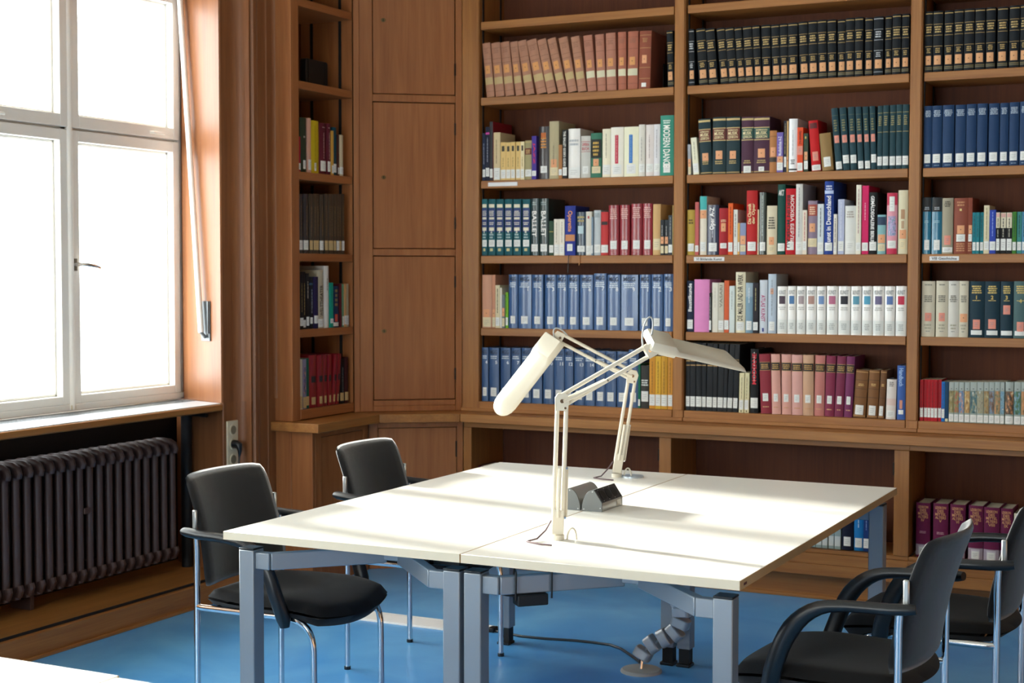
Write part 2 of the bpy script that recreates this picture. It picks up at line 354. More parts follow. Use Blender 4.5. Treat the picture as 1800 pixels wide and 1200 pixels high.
# socket strip and plug
ot = empty('wall_outlet', (-4.25, 5.615, .70)); tag(ot, 'cream triple wall socket on the wooden pilaster', 'wall outlet')
MB().box(0, .010, -.04, .04, -.112, .108).build('cover_plate', OUTL, ot, bevel=.003)
for z in (.065, 0, -.072):
    s = MB(); 
    s.tube([(.0098, 0, z), (.013, 0, z)], .026, 24); so = s.build('socket', OUTL, ot)
    MB().tube([(.0131, 0, z), (.0133, 0, z)], .020, 24).tube([(.0131, .009, z), (.0137, .009, z)], .003, 8).tube([(.0131, -.009, z), (.0137, -.009, z)], .003, 8).build('socket_well', mat('socket_recess', '#7d745f', .5), so)
plg = empty('plug', (-4.2363, 5.612, .70)); tag(plg, 'black plug with hanging cable in the middle wall socket', 'plug')
MB().tube([(0, 0, 0), (.02, 0, 0), (.032, 0, -.004), (.036, 0, -.03), (.034, 0, -.055)], [.019, .019, .017, .010, .005], 14).build('plug_body', BLKP, plg)
MB().tube([(.034, 0, -.05), (.03, -.002, -.14), (.03, -.001, -.30), (.025, .0, -.50), (.045, -.01, -.66), (.05, -.05, -.694), (.06, -.1, -.695)], .0035, 8).build('cable', BLKP, plg)

# ================================================================== bookcases
YF = 6.76; YB = 7.045
def shelf(root, x0, x1, z, t=.039, name='shelf'):
    return MB().box(x0, x1, YF+.004, YB, z-t, z).build(name, WX, root, bevel=.0025)
TAGM = mat('shelf_tag_card', '#e4e6e8', .6)
INK = mat('black_ink', '#26262a', .7)
def flat_text(name, txt, P, ax, az, wid, hei, m_, parent, bold=.015, keep=True):
    t = text_verts(txt, bold); 
    if not t: return
    vs, fs, tw, th = t; k = min(wid/tw, hei/th) if keep else None; kx = k or wid/tw; ky = k or hei/th
    P = Vector(P); ax = Vector(ax); az = Vector(az)
    return MB().add([P+ax*((x-tw/2)*kx)+az*((y-th/2)*ky) for x, y in vs], fs).build(name, m_, parent, smooth=0)
SZ = [2.376, 1.957, 1.578, 1.212]
def bookcase(x0, x1, lw, rw, label, tagx=None, tagt=''):
    """x0..x1 opening; lw / rw width of the posts it owns on each side"""
    r = empty('bookcase', (x0, YF, .785)); tag(r, label, 'bookcase', )
    o_ = Vector((x0, YF, .785))
    def bd(mb, name, m_, par=r, **k):
        ob = mb.build(name, m_, par, **k)
        return ob
    def sh(mb): mb.v = [(a-o_.x, b-o_.y, c-o_.z) for a, b, c in mb.v] if True else 0; return mb
    bd(sh(MB().box(x0, x1, YB-.012, YB, .8, ZC-.01)), 'back_panel', WDK)
    if lw:
        p_ = MB().box(x0-lw, x0, YF, YB, .786, ZC-.01); p_.box(x0-.012, x0-.001, YF-.006, YF, .837, ZC-.01)
        po = bd(sh(p_), 'post', WZ, bevel=.002)
    if rw:
        p_ = MB().box(x1, x1+rw, YF, YB, .786, ZC-.01).box(x1+.004, x1+rw-.004, YF-.006, YF, .837, ZC-.01)
        bd(sh(p_), 'post', WZ, bevel=.002)
    for x in (x0, x1):
        s_ = 1 if x == x0 else -1
        bd(sh(MB().box(min(x+s_*.0005, x+s_*.004), max(x+s_*.0005, x+s_*.004), YF+.03, YF+.045, .84, ZC-.02).box(min(x+s_*.0005, x+s_*.004), max(x+s_*.0005, x+s_*.004), YB-.06, YB-.045, .84, ZC-.02)), 'shelf_rail', BLKM, smooth=0)
    e = .0012
    bd(sh(MB().box(x0+e, x1-e, YF-.004, YB, .789, .837).box(x0-lw, x1+rw, YF-.014, YF+.0, .786, .803)), 'base_rail', WX, bevel=.002)
    for z in SZ+[2.755, 3.13]:
        so = bd(sh(MB().box(x0+e+.004, x1-e-.004, YF+.004, YB-.012, z-.039, z)), 'shelf', WX, bevel=.0025)
        if tagx and z == tagx[0]:
            a, b = tagx[1], tagx[2]
            to = bd(sh(MB().box(a, b, YF+.002, YF+.004, z-.029, z-.01)), 'shelf_label', TAGM, par=so)
            if tagt: flat_text('lettering', tagt, ((a+b)/2-x0, .0012, z-.0195-.785), (1, 0, 0), (0, 0, 1), (b-a)*.86, .012, INK, to, keep=False)
    return r
bookcase(-3.553, -2.508, .10, .055, 'wide oak bookcase bay next to the corner cupboard', (1.957, -3.505, -3.34), '')
bookcase(-2.450, -1.403, 0, .053, 'middle wide oak bookcase bay behind the desk lamps', (1.578, -2.405, -2.255), 'VI Bildende Kunst')
bookcase(-1.348, -.303, 0, .053, 'right-hand wide oak bookcase bay at the photo edge', (1.578, -1.308, -1.182), 'VIII Geschichte')
# timber panelling to the right of the shelves
struct(MB().box(-.25, 2.6, 6.98, 7.06, 0, ZC).build('trim_9', WZ))

# narrow bookcase on the window side (faces +x)
XN = -4.09
nb = empty('bookcase', (XN, 5.88, .785)); tag(nb, 'narrow oak bookcase between window pilaster and corner cupboard', 'bookcase')
def nsh(mb): mb.v = [(a-XN, b-5.88, c-.785) for a, b, c in mb.v]; return mb
nsh(MB().box(-4.40, XN, 5.88, 5.944, .786, ZC-.01)).build('side_panel', WZC, nb, bevel=.002)
nsh(MB().prism([(-4.40, 6.4145), (-4.092, 6.4145), (-4.098, 6.4195), (-4.40, 6.4195)], .786, ZC-.01)).build('side_panel', WZC, nb, bevel=.002)
nsh(MB().box(-4.41, -4.40, 5.88, 6.45, .79, ZC-.01)).build('back_panel', WDK, nb)
nsh(MB().box(-4.37, -4.10, 5.945, 6.414, .80, .836).box(-4.11, XN+.004, 5.944, 6.412, .79, .836)).build('base_rail', WYC, nb, bevel=.002)
NZ = [1.22, 1.584, 1.972, 2.401, 2.79, 3.15]
for z in NZ: nsh(MB().box(-4.395, XN-.004, 5.9455, 6.4135, z-.038, z)).build('shelf', WYC, nb, bevel=.0025)
nsh(MB().box(-4.17, -4.155, 6.409, 6.4135, .84, ZC-.02).box(-4.34, -4.325, 6.409, 6.4135, .84, ZC-.02)).build('shelf_rail', BLKM, nb, smooth=0)

# corner cupboard on the diagonal
P = Vector((-4.09, 6.42, 0)); Q = Vector((-3.655, 6.755, 0)); ax = (Q-P).normalized(); ay = Vector((-ax.y, ax.x, 0)); az = Vector((0, 0, 1)); LN = (Q-P).length
def diag_cam(px):      # distance along the diagonal of a sight line used while measuring
    return px
cc = empty('corner_cupboard', P+Vector((0, 0, .785))); tag(cc, 'tall oak corner cupboard with plain locked doors across the room corner', 'cupboard')
d0, d1 = .098, LN-.030
z_ = lambda v: v-.785
fr_ = MB().obox((0, 0, 0), ax, ay, az, 0, d0-.001, 0, .05, z_(.786), z_(ZC-.01)).obox((0, 0, 0), ax, ay, az, d1+.001, LN+.004, 0, .05, z_(.786), z_(ZC-.01))
fr_.obox((0, 0, 0), ax, ay, az, 0, .03, -.008, 0, z_(.786), z_(ZC-.01))
for a, b in [(.786, .815), (1.578, 1.612), (2.353, 2.39)]: fr_.obox((0, 0, 0), ax, ay, az, d0-.001, d1+.001, .0, .05, z_(a), z_(b))
fr_.obox((0, 0, 0), ax, ay, az, d0, d1, .001, .03, z_(.815), z_(.843))
fr_.build('frame', WZC, cc, bevel=.003)
HINGE = mat('dark_iron_hinge', '#2b241e', .5, .6); BR = mat('aged_brass', '#6e5c3a', .4, .8)
for a, b, zk in [(.845, 1.576, 1.196), (1.614, 2.351, 1.973), (2.392, 3.2, 2.76)]:
    dr = MB().obox((0, 0, 0), ax, ay, az, d0+.003, d1-.003, .008, .028, z_(a+.002), z_(b-.002)).build('door', WZC, cc, bevel=.002)
    c = ax*(d0+.055)+ay*.0079+az*z_(zk)
    MB().tube([c, c-ay*.003], .010, 16, .012).build('keyhole_plate', BR, dr)
    MB().obox(c-ay*.0031, ax, ay, az, -.0022, .0022, -.0004, 0, -.006, .006).build('keyhole', BLKM, dr, smooth=0)
    for zh in (a+.13, b-.13 if b < 3 else 2.52, ):
        MB().tube([ax*(d1-.002)+ay*.001+az*z_(zh-.03), ax*(d1-.002)+ay*.001+az*z_(zh+.03)], .0045, 8).build('hinge', HINGE, dr)
MB().obox((0, 0, 0), ax, ay, az, 0, LN, .05, .06, z_(.79), z_(ZC-.01)).build('back_board', WDK, cc)

# ------------------------------------------------------------------ worktop running round the corner
wt = empty('worktop', (-3.92, 5.84, .742)); tag(wt, 'continuous oak worktop ledge running round the corner below the bookcases', 'worktop')
A_, B_, C_ = (-3.92, 5.84), (-3.92, 6.385), (-3.585, 6.61)
def wsh(mb): mb.v = [(a+3.92, b-5.84, c-.742) for a, b, c in mb.v]; return mb
wsh(MB().prism([(-4.19, 5.84), A_, B_, (-4.12, 6.46), (-4.19, 6.46)], .742, .785)).build('board', WY, wt, bevel=.003)
wsh(MB().prism([(-4.119, 6.461), (B_[0]+.0005, B_[1]+.0008), (C_[0]-.001, C_[1]), (C_[0]-.001, 6.84), (-3.75, 6.84)], .742, .785)).build('board', WX, wt, bevel=.003)
wsh(MB().prism([(C_[0]+.001, 6.61), (-.25, 6.61), (-.25, 7.04), (C_[0]+.001, 7.04)], .742, .785)).build('board', WX, wt, bevel=.003)

# ------------------------------------------------------------------ base units
XB, YBF = -3.98, 6.675
lc = empty('base_cabinet', (XB, 5.88, 0)); tag(lc, 'low oak cabinet with one door below the narrow bookcase', 'cabinet')
def csh(mb): mb.v = [(a-XB, b-5.88, c) for a, b, c in mb.v]; return mb
csh(MB().box(-4.189, -4.100, 5.88, 5.90, .0, .741).box(-4.098, XB, 5.88, 5.905, 0, .741)).build('side_panel', WZC, lc, bevel=.002)
csh(MB().box(-4.0, XB, 5.906, 5.955, 0, .741).box(-4.0, XB, 6.335, 6.375, 0, .741).box(-4.0, XB, 5.955, 6.335, .712, .741).box(-4.0, XB, 5.955, 6.335, 0, .12)).build('face_frame', WZC, lc, bevel=.002)
csh(MB().box(-4.0, XB-.006, 5.958, 6.332, .123, .709)).build('door', WZC, lc, bevel=.002)
P2 = Vector((XB, 6.40, 0)); Q2 = Vector((-3.612, 6.672, 0)); bx = (Q2-P2).normalized(); by = Vector((-bx.y, bx.x, 0)); L2 = (Q2-P2).length
bc = empty('base_cabinet', P2); tag(bc, 'low oak corner cabinet with one plain door under the corner cupboard', 'cabinet')
MB().obox((0,0,0), bx, by, az, -.012, .035, 0, .03, 0, .741).obox((0,0,0), bx, by, az, L2-.02, L2+.01, 0, .03, 0, .741).obox((0,0,0), bx, by, az, .035, L2-.02, 0, .03, .712, .741).obox((0,0,0), bx, by, az, .035, L2-.02, 0, .03, 0, .12).build('face_frame', WZC, bc, bevel=.002)
dd = MB().obox((0,0,0), bx, by, az, .038, L2-.023, .006, .026, .123, .709).build('door', WZC, bc, bevel=.002)
MB().tube([bx*(L2-.024)+by*.003+az*.56, bx*(L2-.024)+by*.003+az*.64], .0045, 8).build('hinge', HINGE, dd)
def base_shelf(x0, x1, lw, rw, label):
    r = empty('base_shelf_unit', (x0, YBF, 0)); tag(r, label, 'shelf unit')
    def sh(mb): mb.v = [(a-x0, b-YBF, c) for a, b, c in mb.v]; return mb
    sh(MB().box(x0+.0005, x1-.0005, YB-.012, YB, 0, .741)).build('back_panel', WDK, r)
    for (a, b, own, s_) in ((x0-lw, x0, lw, 1), (x1, x1+rw, rw, -1)):
        if own:
            po = sh(MB().box(a, b, YBF, YB-.013, .24, .711)).build('post', WZ, r, bevel=.002)
    po_ = sh(MB().box(x0-lw, x1+rw, YBF+.003, YBF+.03, .7115, .7415)).build('apron', WX, r, bevel=.002)
    sh(MB().box(x0+.001, x1-.001, YBF+.02, YB-.013, .195, .234)).build('shelf', WX, r, bevel=.002)
    sh(MB().box(x0-lw, x1+rw, YBF+.004, YBF+.019, .222, .2395).box(x0-lw, x1+rw, YBF, YBF+.019, .172, .221).box(x0-lw, x1+rw, YBF-.004, YBF+.019, .12, .1715)).build('bottom_rail', WX, r, bevel=.002)
    sh(MB().box(x0-lw, x1+rw, YBF+.065, YBF+.09, 0, .1195).box(x0-lw, x1+rw, YBF+.048, YBF+.065, 0, .016)).build('plinth', WX, r, bevel=.003)
    sh(MB().box(x1-.006, x1-.0002, YBF-.0015, YBF+.012, .60, .655)).build('hinge_leaf', HINGE, r, smooth=0) if rw else None
    return r
base_shelf(-3.555, -2.542, .045, .06, 'open oak base shelf unit behind the far left desk corner')
base_shelf(-2.482, -1.432, 0, .066, 'open oak base shelf unit behind the middle of the desks')
base_shelf(-1.366, -.31, 0, .06, 'open oak base shelf unit holding the purple volumes')
# ================================================================== desks
def desk(x0, x1, y0, y1, label, far=True, col=None):
    r = empty('desk', ((x0+x1)/2, (y0+y1)/2, 0)); tag(r, label, 'desk', None)
    O = Vector(r.location)
    def sh(mb): mb.v = [(a-O.x, b-O.y, c) for a, b, c in mb.v]; return mb
    g = .0012
    tp = sh(MB().box(x0+g, x1-g, y0, y1, .6955, .72)).build('tabletop', TABLE, r, bevel=.0008, bseg=1)
    # edge banding as its own thin strips
    for q_ in ((x0+g, x1-g, y0-.0012, y0-.0001), (x0+g, x1-g, y1+.0001, y1+.0012)): sh(MB().box(*q_, .6957, .7192)).build('edge_band', TEDGE, tp, smooth=0)
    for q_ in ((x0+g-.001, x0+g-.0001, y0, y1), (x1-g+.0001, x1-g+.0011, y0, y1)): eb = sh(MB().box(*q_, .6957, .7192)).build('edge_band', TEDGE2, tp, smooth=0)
    if label.startswith('pale laminate desk on the right'): sh(MB().box(x1-g+.0012, x1-g+.0016, y0+.03, y0+.055, .703, .710)).build('maker_mark', mat('dark_red_mark', '#5a1c1c', .5), eb, smooth=0)
    lx = (x0+.078, x1-.032) if col == 'L' else (x0+.032, x1-.048)
    ly = (y0+.034, y1-.09)
    h = .0265
    for X in lx:
        for Y in ly:
            lg_ = sh(MB().box(X-h, X+h, Y-h, Y+h, .068, .668)).build('leg', ALU, r, bevel=.003)
            sh(MB().box(X-h, X+h, Y-h, Y+h, .668, .674)).build('leg_cap', BLKP, lg_, bevel=.002)
            sh(MB().box(X-h+.006, X+h-.006, Y-h+.006, Y+h-.006, .012, .068)).build('leg_extension', BLKM, lg_)
            sh(MB().box(X-h, X+h, Y-h-.008, Y+h-.004, 0, .012)).build('foot', BLKP, lg_, bevel=.003)
    xc = (lx[0]+lx[1])/2; D_ = (lx[1]-lx[0])/2-.10
    fr = MB()
    for sy, Y in ((1, ly[0]), (-1, ly[1])):
        for sx, X in ((1, lx[0]), (-1, lx[1])):
            fr.box(min(X+sx*h, X+sx*(h+.05)), max(X+sx*h, X+sx*(h+.05)), Y-.018, Y+.012, .612, .662)
            a = Vector((X+sx*(h+.045), Y-.003, 0)); d = Vector((sx, sy, 0)).normalized(); n = Vector((-d.y, d.x, 0))
            fr.obox(a, d, n, Vector((0, 0, 1)), 0, D_*1.414, -.015, .015, .612, .662)
    sh(fr.box(xc-.03, xc+.03, ly[0]+D_-.02, ly[1]-D_+.02, .622, .662).box(xc-.2, xc+.2, ly[0]+.25, ly[0]+.33, .663, .6952).box(xc-.2, xc+.2, ly[1]-.33, ly[1]-.25, .663, .6952)).build('underframe', ALU, r, bevel=.003)
    return r, xc, ly
desk(-2.769, -1.961, 3.615, 5.445, 'pale laminate desk nearest the window and radiator, left half of the table block', col='L')
desk(-1.959, -1.157, 3.615, 5.445, 'pale laminate desk on the right half of the table block', col='R')
d3, _, _ = desk(-2.76, -1.953, .40, 2.222, 'pale desk whose bright corner shows at the bottom left edge', col='L')
d4, _, _ = desk(-1.951, -1.15, .39, 2.210, 'pale desk just below the bottom edge beside the bright desk corner', col='R')
# red stamp on the near edge
# power adapter strapped to the beam
ad = empty('power_adapter', (-1.79, 3.71, .606)); tag(ad, 'black power adapter strapped beneath the front desk beam with cable ties', 'power adapter')
dv = Vector((1, 1, 0)).normalized(); nv = Vector((-dv.y, dv.x, 0))
MB().obox((0, 0, 0), dv, nv, az, -.045, .045, -.024, .024, -.028, .004).build('adapter_body', BLKM, ad, bevel=.004)
for t in (-.05, .055):
    MB().tube([dv*t+nv*-.02+az*-.01, dv*t+nv*-.022+az*.04, dv*t+nv*-.022+az*.068, dv*(t+.01)+nv*.02+az*.07, dv*t+nv*.022+az*.01], .003, 6).build('cable_tie', BLKM, ad)
MB().tube([(-.085, -.055, .008), (-.06, -.035, .0), (-.03, -.02, -.005)], .004, 6).build('cable', BLKM, ad)
# second adapter under the left desk
a2 = empty('junction_box', (-2.02, 3.83, .675)); tag(a2, 'dark junction box fixed under the desk seam near the front', 'junction box')
MB().box(-.12, -.03, -.05, .06, -.03, .019).build('box_body', BLKM, a2, bevel=.004)

# ------------------------------------------------------------------ twin power boxes on the table
def power_box(x, mirror, label):
    r = empty('power_box', (x, 4.455, .72)); tag(r, label, 'power box')
    s = -1 if mirror else 1
    cur = [(-.036+.040*(1-math.cos(math.radians(a))), .070*math.sin(math.radians(a))) for a in range(0, 91, 10)]
    prof_ = cur+[(.007, .0705), (.036, .029), (.036, .0)]
    if mirror: prof_ = [(-a, b) for a, b in prof_][::-1]
    X_, Z_, Y_ = Vector((1, 0, 0)), Vector((0, 0, 1)), Vector((0, 1, 0))
    sc = lambda q, k_: [(a*k_, b*k_ + (.0005 if k_ < 1 else 0)) for a, b in q]
    MB().oprism((0, 0, 0), X_, Z_, Y_, sc(prof_, .985), .005, .170).build('housing', ALUL, r, smooth=40)
    MB().oprism((0, 0, 0), X_, Z_, Y_, prof_, 0, .005).build('end_cap', GREYP, r, smooth=40, bevel=.0008); MB().oprism((0, 0, 0), X_, Z_, Y_, prof_, .170, .175).build('end_cap', GREYP, r, smooth=40, bevel=.0008)
    if not mirror:
        a = Vector((.007, 0, .0702)); b = Vector((.0362, 0, .029)); d = (b-a); n = Vector((d.z*-1, 0, d.x)).normalized(); n = n if n.x > 0 else -n
        d = d.normalized(); Ld = (b-a).length
        pn = MB().obox(a, d, Y_, n, 0, Ld, .005, .170, -.001, .0018).build('socket_panel', BLKP, r, bevel=.0005)
        for yy_ in (.040, .086, .132):
            c = a+d*(Ld/2)+Y_*yy_+n*.0018
            MB().tube([c, c+n*.0012], .0195, 24).build('socket', BLKP, pn)
            MB().tube([c+n*.0012, c+n*.0014], .0165, 24).tube([c+n*.0012-Y_*.0, c+n*.0016], .004, 8).build('socket_well', BLKM, pn)
            MB().tube([c-d*.02+Y_*-.018, c-d*.02+Y_*-.018+n*.001], .002, 8).tube([c+d*.02+Y_*-.018, c+d*.02+Y_*-.018+n*.001], .002, 8).build('screw', ALUL, pn)
        MB().box(.0361, .0366, .125, .160, .004, .024).build('rating_label', mat('pale_sticker', '#cfccc2', .5), r, smooth=0)
    for (u_, v_) in ((-.028*s, .006), (.03*s, .012), (0.002*s, .064)):
        MB().tube([(u_, -.0008, v_), (u_, 0, v_)], .0022, 8).build('screw', ALUL, r)
    return r
power_box(-1.929, False, 'grey table power box with three black sockets facing right')
power_box(-2.006, True, 'grey rounded table power box turned away, left of the socket face')

# ------------------------------------------------------------------ desk lamps
lat = rt.copy(); dep = Vector((-math.sin(YAW), math.cos(YAW), 0)); Zv = Vector((0, 0, 1))
def lamp(base, label, lean, elbow, joint, head0, headdir, wdir, hl, hw, rounded):
    r = empty('desk_lamp', base); tag(r, label, 'desk lamp')
    V = lambda t: lat*t[0]+dep*t[1]+Zv*t[2]
    e, j = V(elbow), V(joint)
    # mount
    mt = MB().disc((0, 0, 0), (0, 0, 1), .020, .014)
    mt.build('table_mount', LAMPM, r)
    b0 = Zv*.016
    dirn = (e-b0).normalized(); side = (lat-dirn*lat.dot(dirn)).normalized(); nrm = dirn.cross(side).normalized()
    MB().obox(b0, side, nrm, dirn, -.017, .017, -.010, .010, 0, .072).build('lower_bracket', LAMPM, r, bevel=.002)
    for k_, nm in ((-.013, 'lower_rod'), (.013, 'lower_rod')):
        MB().tube([b0+dirn*.045+side*k_, e-dirn*.01+side*k_], .0066, 10).build(nm, LAMPM, r)
    ln = (e-b0).length
    for q in (-1, 1):
        MB().tube([b0+dirn*.05+side*(.022 if q > 0 else -.0)+nrm*q*.009, b0+dirn*(ln*.5)+side*(.020 if q > 0 else 0)+nrm*q*.009], .0055, 10).build('tension_spring', LAMPM, r)
    MB().tube([b0+dirn*(ln*.5)-nrm*.014+side*.02, b0+dirn*(ln*.5)+nrm*.014+side*.02], .003, 8).tube([b0+dirn*.05-nrm*.014+side*.02, b0+dirn*.05+nrm*.014+side*.02], .003, 8).build('pivot_pin', CHROME, r)
    ud = (j-e).normalized(); us = (Zv-ud*Zv.dot(ud)).normalized(); un = ud.cross(us).normalized()
    # elbow plates
    for q in (-.009, .009):
        MB().oprism(e, side, dirn, nrm, [(-.019, -.028), (.017, -.028), (.022, .006), (.012, .022), (-.012, .022), (-.021, .008)], q-.0012, q+.0012).build('elbow_plate', LAMPM, r, bevel=.0006)
    MB().tube([e-nrm*.013, e+nrm*.013], .006, 12).tube([e-nrm*.012+dirn*-.02+side*.01, e+nrm*.012+dirn*-.02+side*.01], .0035, 8).build('pivot_pin', CHROME, r)
    for k_ in (-.015, .015):
        MB().tube([e+us*k_, j+us*k_], .0064, 10).build('upper_rod', LAMPM, r)
    lu = (j-e).length
    MB().tube([e+us*-.002+un*.012, e+ud*lu*.48-us*.013+un*.012], .005, 10).tube([e+us*-.002-un*.012, e+ud*lu*.48-us*.013-un*.012], .005, 10).build('tension_spring', LAMPM, r)
    MB().tube([e+ud*lu*.48-us*.013-un*.016, e+ud*lu*.48-us*.013+un*.016], .0035, 8).build('pivot_pin', BLKP, r)
    # head bracket
    hd = V(headdir).normalized(); wd = V(wdir); wd = (wd-hd*wd.dot(hd)).normalized(); hn = hd.cross(wd).normalized()
    if hn.z < 0 and abs(hn.z) > .2: hn = -hn
    h0 = V(head0)
    for q in (-.009, .009):
        MB().oprism(j, ud, us, un, [(-.012, -.021), (.016, -.021), (.030, -.004), (.022, .018), (-.012, .021)], q-.0012, q+.0012).build('joint_plate', LAMPM, r, bevel=.0006)
    MB().tube([j-un*.013, j+un*.013], .005, 10).tube([j+ud*.012, h0+hd*.01-hn*.012], .007, 10).build('head_joint', CHROME, r)
    kn = h0+hd*.03-hn*.018
    kb = MB().tube([kn-dep*.018, kn-dep*.004], .012, 18).build('knob', BLKP, r)
    MB().tube([kn-dep*.0185, kn-dep*.018], .006, 12).build('knob_screw', CHROME, kb)
    # shade: raised housing then a long flat blade with a rounded nose
    sh_ = MB(); w2 = hw/2
    def sect(t, wf, tk, sk=0): return [h0+hd*(t-sk*a/w2*.5)+wd*a*wf+hn*b*1.0 for a, b in [(-w2, 0), (-w2*.98, tk*.55), (-w2*.82, tk), (w2*.82, tk), (w2*.98, tk*.55), (w2, 0)]]
    st = [(0, .96, .026), (.006, 1, .028), (.078, 1, .028), (.100, 1, .013), (hl-.055, 1, .013)]
    st += [(hl-.055+.055*math.sin(a), max(.06, math.cos(a)), .013*(.6+.4*math.cos(a))) for a in [math.radians(x) for x in (20, 40, 55, 70, 82, 88)]] if rounded else [(hl-.045, 1, .012, .012), (hl-.022, 1, .010, .045), (hl-.018, .98, .004, .05)]
    rings = [sect(*q) for q in st]; n_ = 6
    vs = [v for R in rings for v in R]; fs = []
    for i in range(len(rings)-1):
        for k_ in range(n_): a = i*n_+k_; b = i*n_+(k_+1) % n_; fs.append((a, b, b+n_, a+n_))
    fs += [tuple(range(n_-1, -1, -1)), tuple(range((len(rings)-1)*n_, len(rings)*n_))]
    shade = sh_.add(vs, fs).build('lamp_shade', LAMPM, r, smooth=50, bevel=.0012)
    MB().obox(h0-hn*.0005, hd, wd, hn, .10, hl-.06, -w2*.55, w2*.55, -.010, -.0005).build('diffuser', mat('milky_diffuser', '#e8e6de', .3), shade, bevel=.004)
    MB().obox(h0-hn*.0005, hd, wd, hn, .035, .098, -w2*.8, w2*.2, -.013, -.0005).build('switch_housing', LAMPM, shade, bevel=.003)
    # cable loop over the joint
    MB().tube(bez(j-ud*.01+us*.02, j+Zv*.10-lat*.03, j+Zv*.14+lat*.03, h0+hd*.005+hn*.02, 14) if not rounded else bez(j-ud*.02+us*.02, j+Zv*.045, j+Zv*.05-lat*.04, h0+hn*.01, 12), .0028, 8).build('head_cable', mat('grey_cable', '#a9adaf', .4), r)
    MB().tube([b0-side*.02+dirn*.04, b0-side*.035+dirn*.01, -lat*.06+dep*-.02+Zv*.006, -lat*.09-dep*.05+Zv*.0035, -lat*.055-dep*.09+Zv*.0035, -lat*.02-dep*.11+Zv*.0035], .0025, 8).build('base_cable', mat('dark_red_brown_cable', '#5a4448', .5), r)
    MB().tube(bez(lat*.028+Zv*0, lat*.03+Zv*.045, lat*.055+Zv*.045, lat*.055+Zv*.0, 8), .003, 8).build('clamp_bow', LAMPM, r)
    return r
b1 = (-1.814, 3.94, .72); b2 = (-2.171, 5.251, .72)
lamp(b1, 'ivory jointed desk lamp at the front, head pointing right', 0, (.012, 0, .405), (.268, .06, .548), (.262, .07, .572), (.29, .16, -.070), (0, .85, .53), .35, .080, False)
l2 = lamp(b2, 'ivory jointed desk lamp further back, rounded head drooping left', 0, (.058, 0, .385), (-.215, .02, .528), (-.232, .015, .522), (-.205, -.04, -.262), (.62, -.60, -.49), .36, .098, True)
MB().tube([lat*.06+Zv*.0, lat*.06+Zv*.006], .042, 28, .042).build('base_disc', mat('pale_metal_disc', '#b9c4cf', .3, .5), l2)

# ------------------------------------------------------------------ cable spine, floor duct and cable
sp = empty('cable_spine', (-2.047, 5.20, 0)); tag(sp, 'silver segmented cable spine rising from a round floor foot', 'cable spine')
MB().tube([(0, 0, 0), (0, 0, .006), (0, 0, .011)], [.078, .077, .070], 40).build('foot_disc', mat('grey_disc_lacquer', '#b4b3ac', .4, .1), sp)
pts = [(.002, .015, .065), (.038, .015, .105), (.086, .015, .135), (.128, .015, .160), (.15, .015, .198), (.154, .015, .24), (.145, .015, .28), (.112, .015, .328), (.085, -.02, .375), (.07, -.06, .425), (.065, -.1, .475), (.065, -.14, .525), (.065, -.18, .575), (.065, -.22, .625), (.065, -.25, .665)]
MB().tube([(0, 0, .01), (.001, .01, .05)], .006, 10).build('stem', CHROME, sp)
SEG = mat('silver_grey_plastic', '#b4b7b9', .28, .5)
for i in range(len(pts)):
    p_ = Vector(pts[i]); a = Vector(pts[max(0, i-1)]) if i else Vector((0, 0.01, .03)); b = Vector(pts[min(len(pts)-1, i+1)])
    t = (b-a).normalized(); n = Vector((0, 1, 0)); n = (n-t*n.dot(t)).normalized(); s_ = t.cross(n).normalized()
    def ringp(k_): 
        an = 2*PI*k_/20; ca, sa = math.cos(an), math.sin(an); pw = lambda v: math.copysign(abs(v)**.45, v)
        return pw(ca)*.035, pw(sa)*.027
    poly = [ringp(k_) for k_ in range(20)]
    MB().oprism(p_, s_, n, t, poly, -.0185, .0185).build('segment', SEG, sp, smooth=40, bevel=.004)
MB().tube([pts_ for pts_ in [Vector(q) for q in pts]], .007, 8).build('cable', CHROME, sp)
dt = empty('floor_cable_duct', (-3.5, 5.5, 0)); tag(dt, 'flat bright metal cable duct crossing the blue floor', 'cable duct')
MB().prism([(-.70, -.075), (.655, -.075), (.655, .075), (-.70, .075)], 0, .004).box(-.70, .655, -.070, .052, .004, .008).box(-.70, .655, .057, .073, .004, .008).build('cover', mat('bright_duct_cover', '#fbfbfb', .35), dt, bevel=.001)
MB().box(-.70, .655, .052, .057, .004, .0055).build('groove', BLKM, dt, smooth=0)
MB().box(.655, .685, -.02, .03, 0, .02).build('end_plug', BLKM, dt, bevel=.005)
o = MB().tube([(-2.835, 5.50, .006), (-2.77, 5.49, .005), (-2.68, 5.466, .005), (-2.572, 5.475, .005), (-2.46, 5.50, .005), (-2.384, 5.505, .005), (-2.30, 5.50, .005), (-2.235, 5.46, .005), (-2.17, 5.39, .006), (-2.11, 5.31, .012), (-2.075, 5.262, .016), (-2.062, 5.225, .03), (-2.05, 5.214, .05)], .0055, 10).build('floor_cable', mat('dark_grey_cable', '#33373c', .4))
tag(o, 'dark cable lying on the blue floor, running to the spine foot', 'cable')

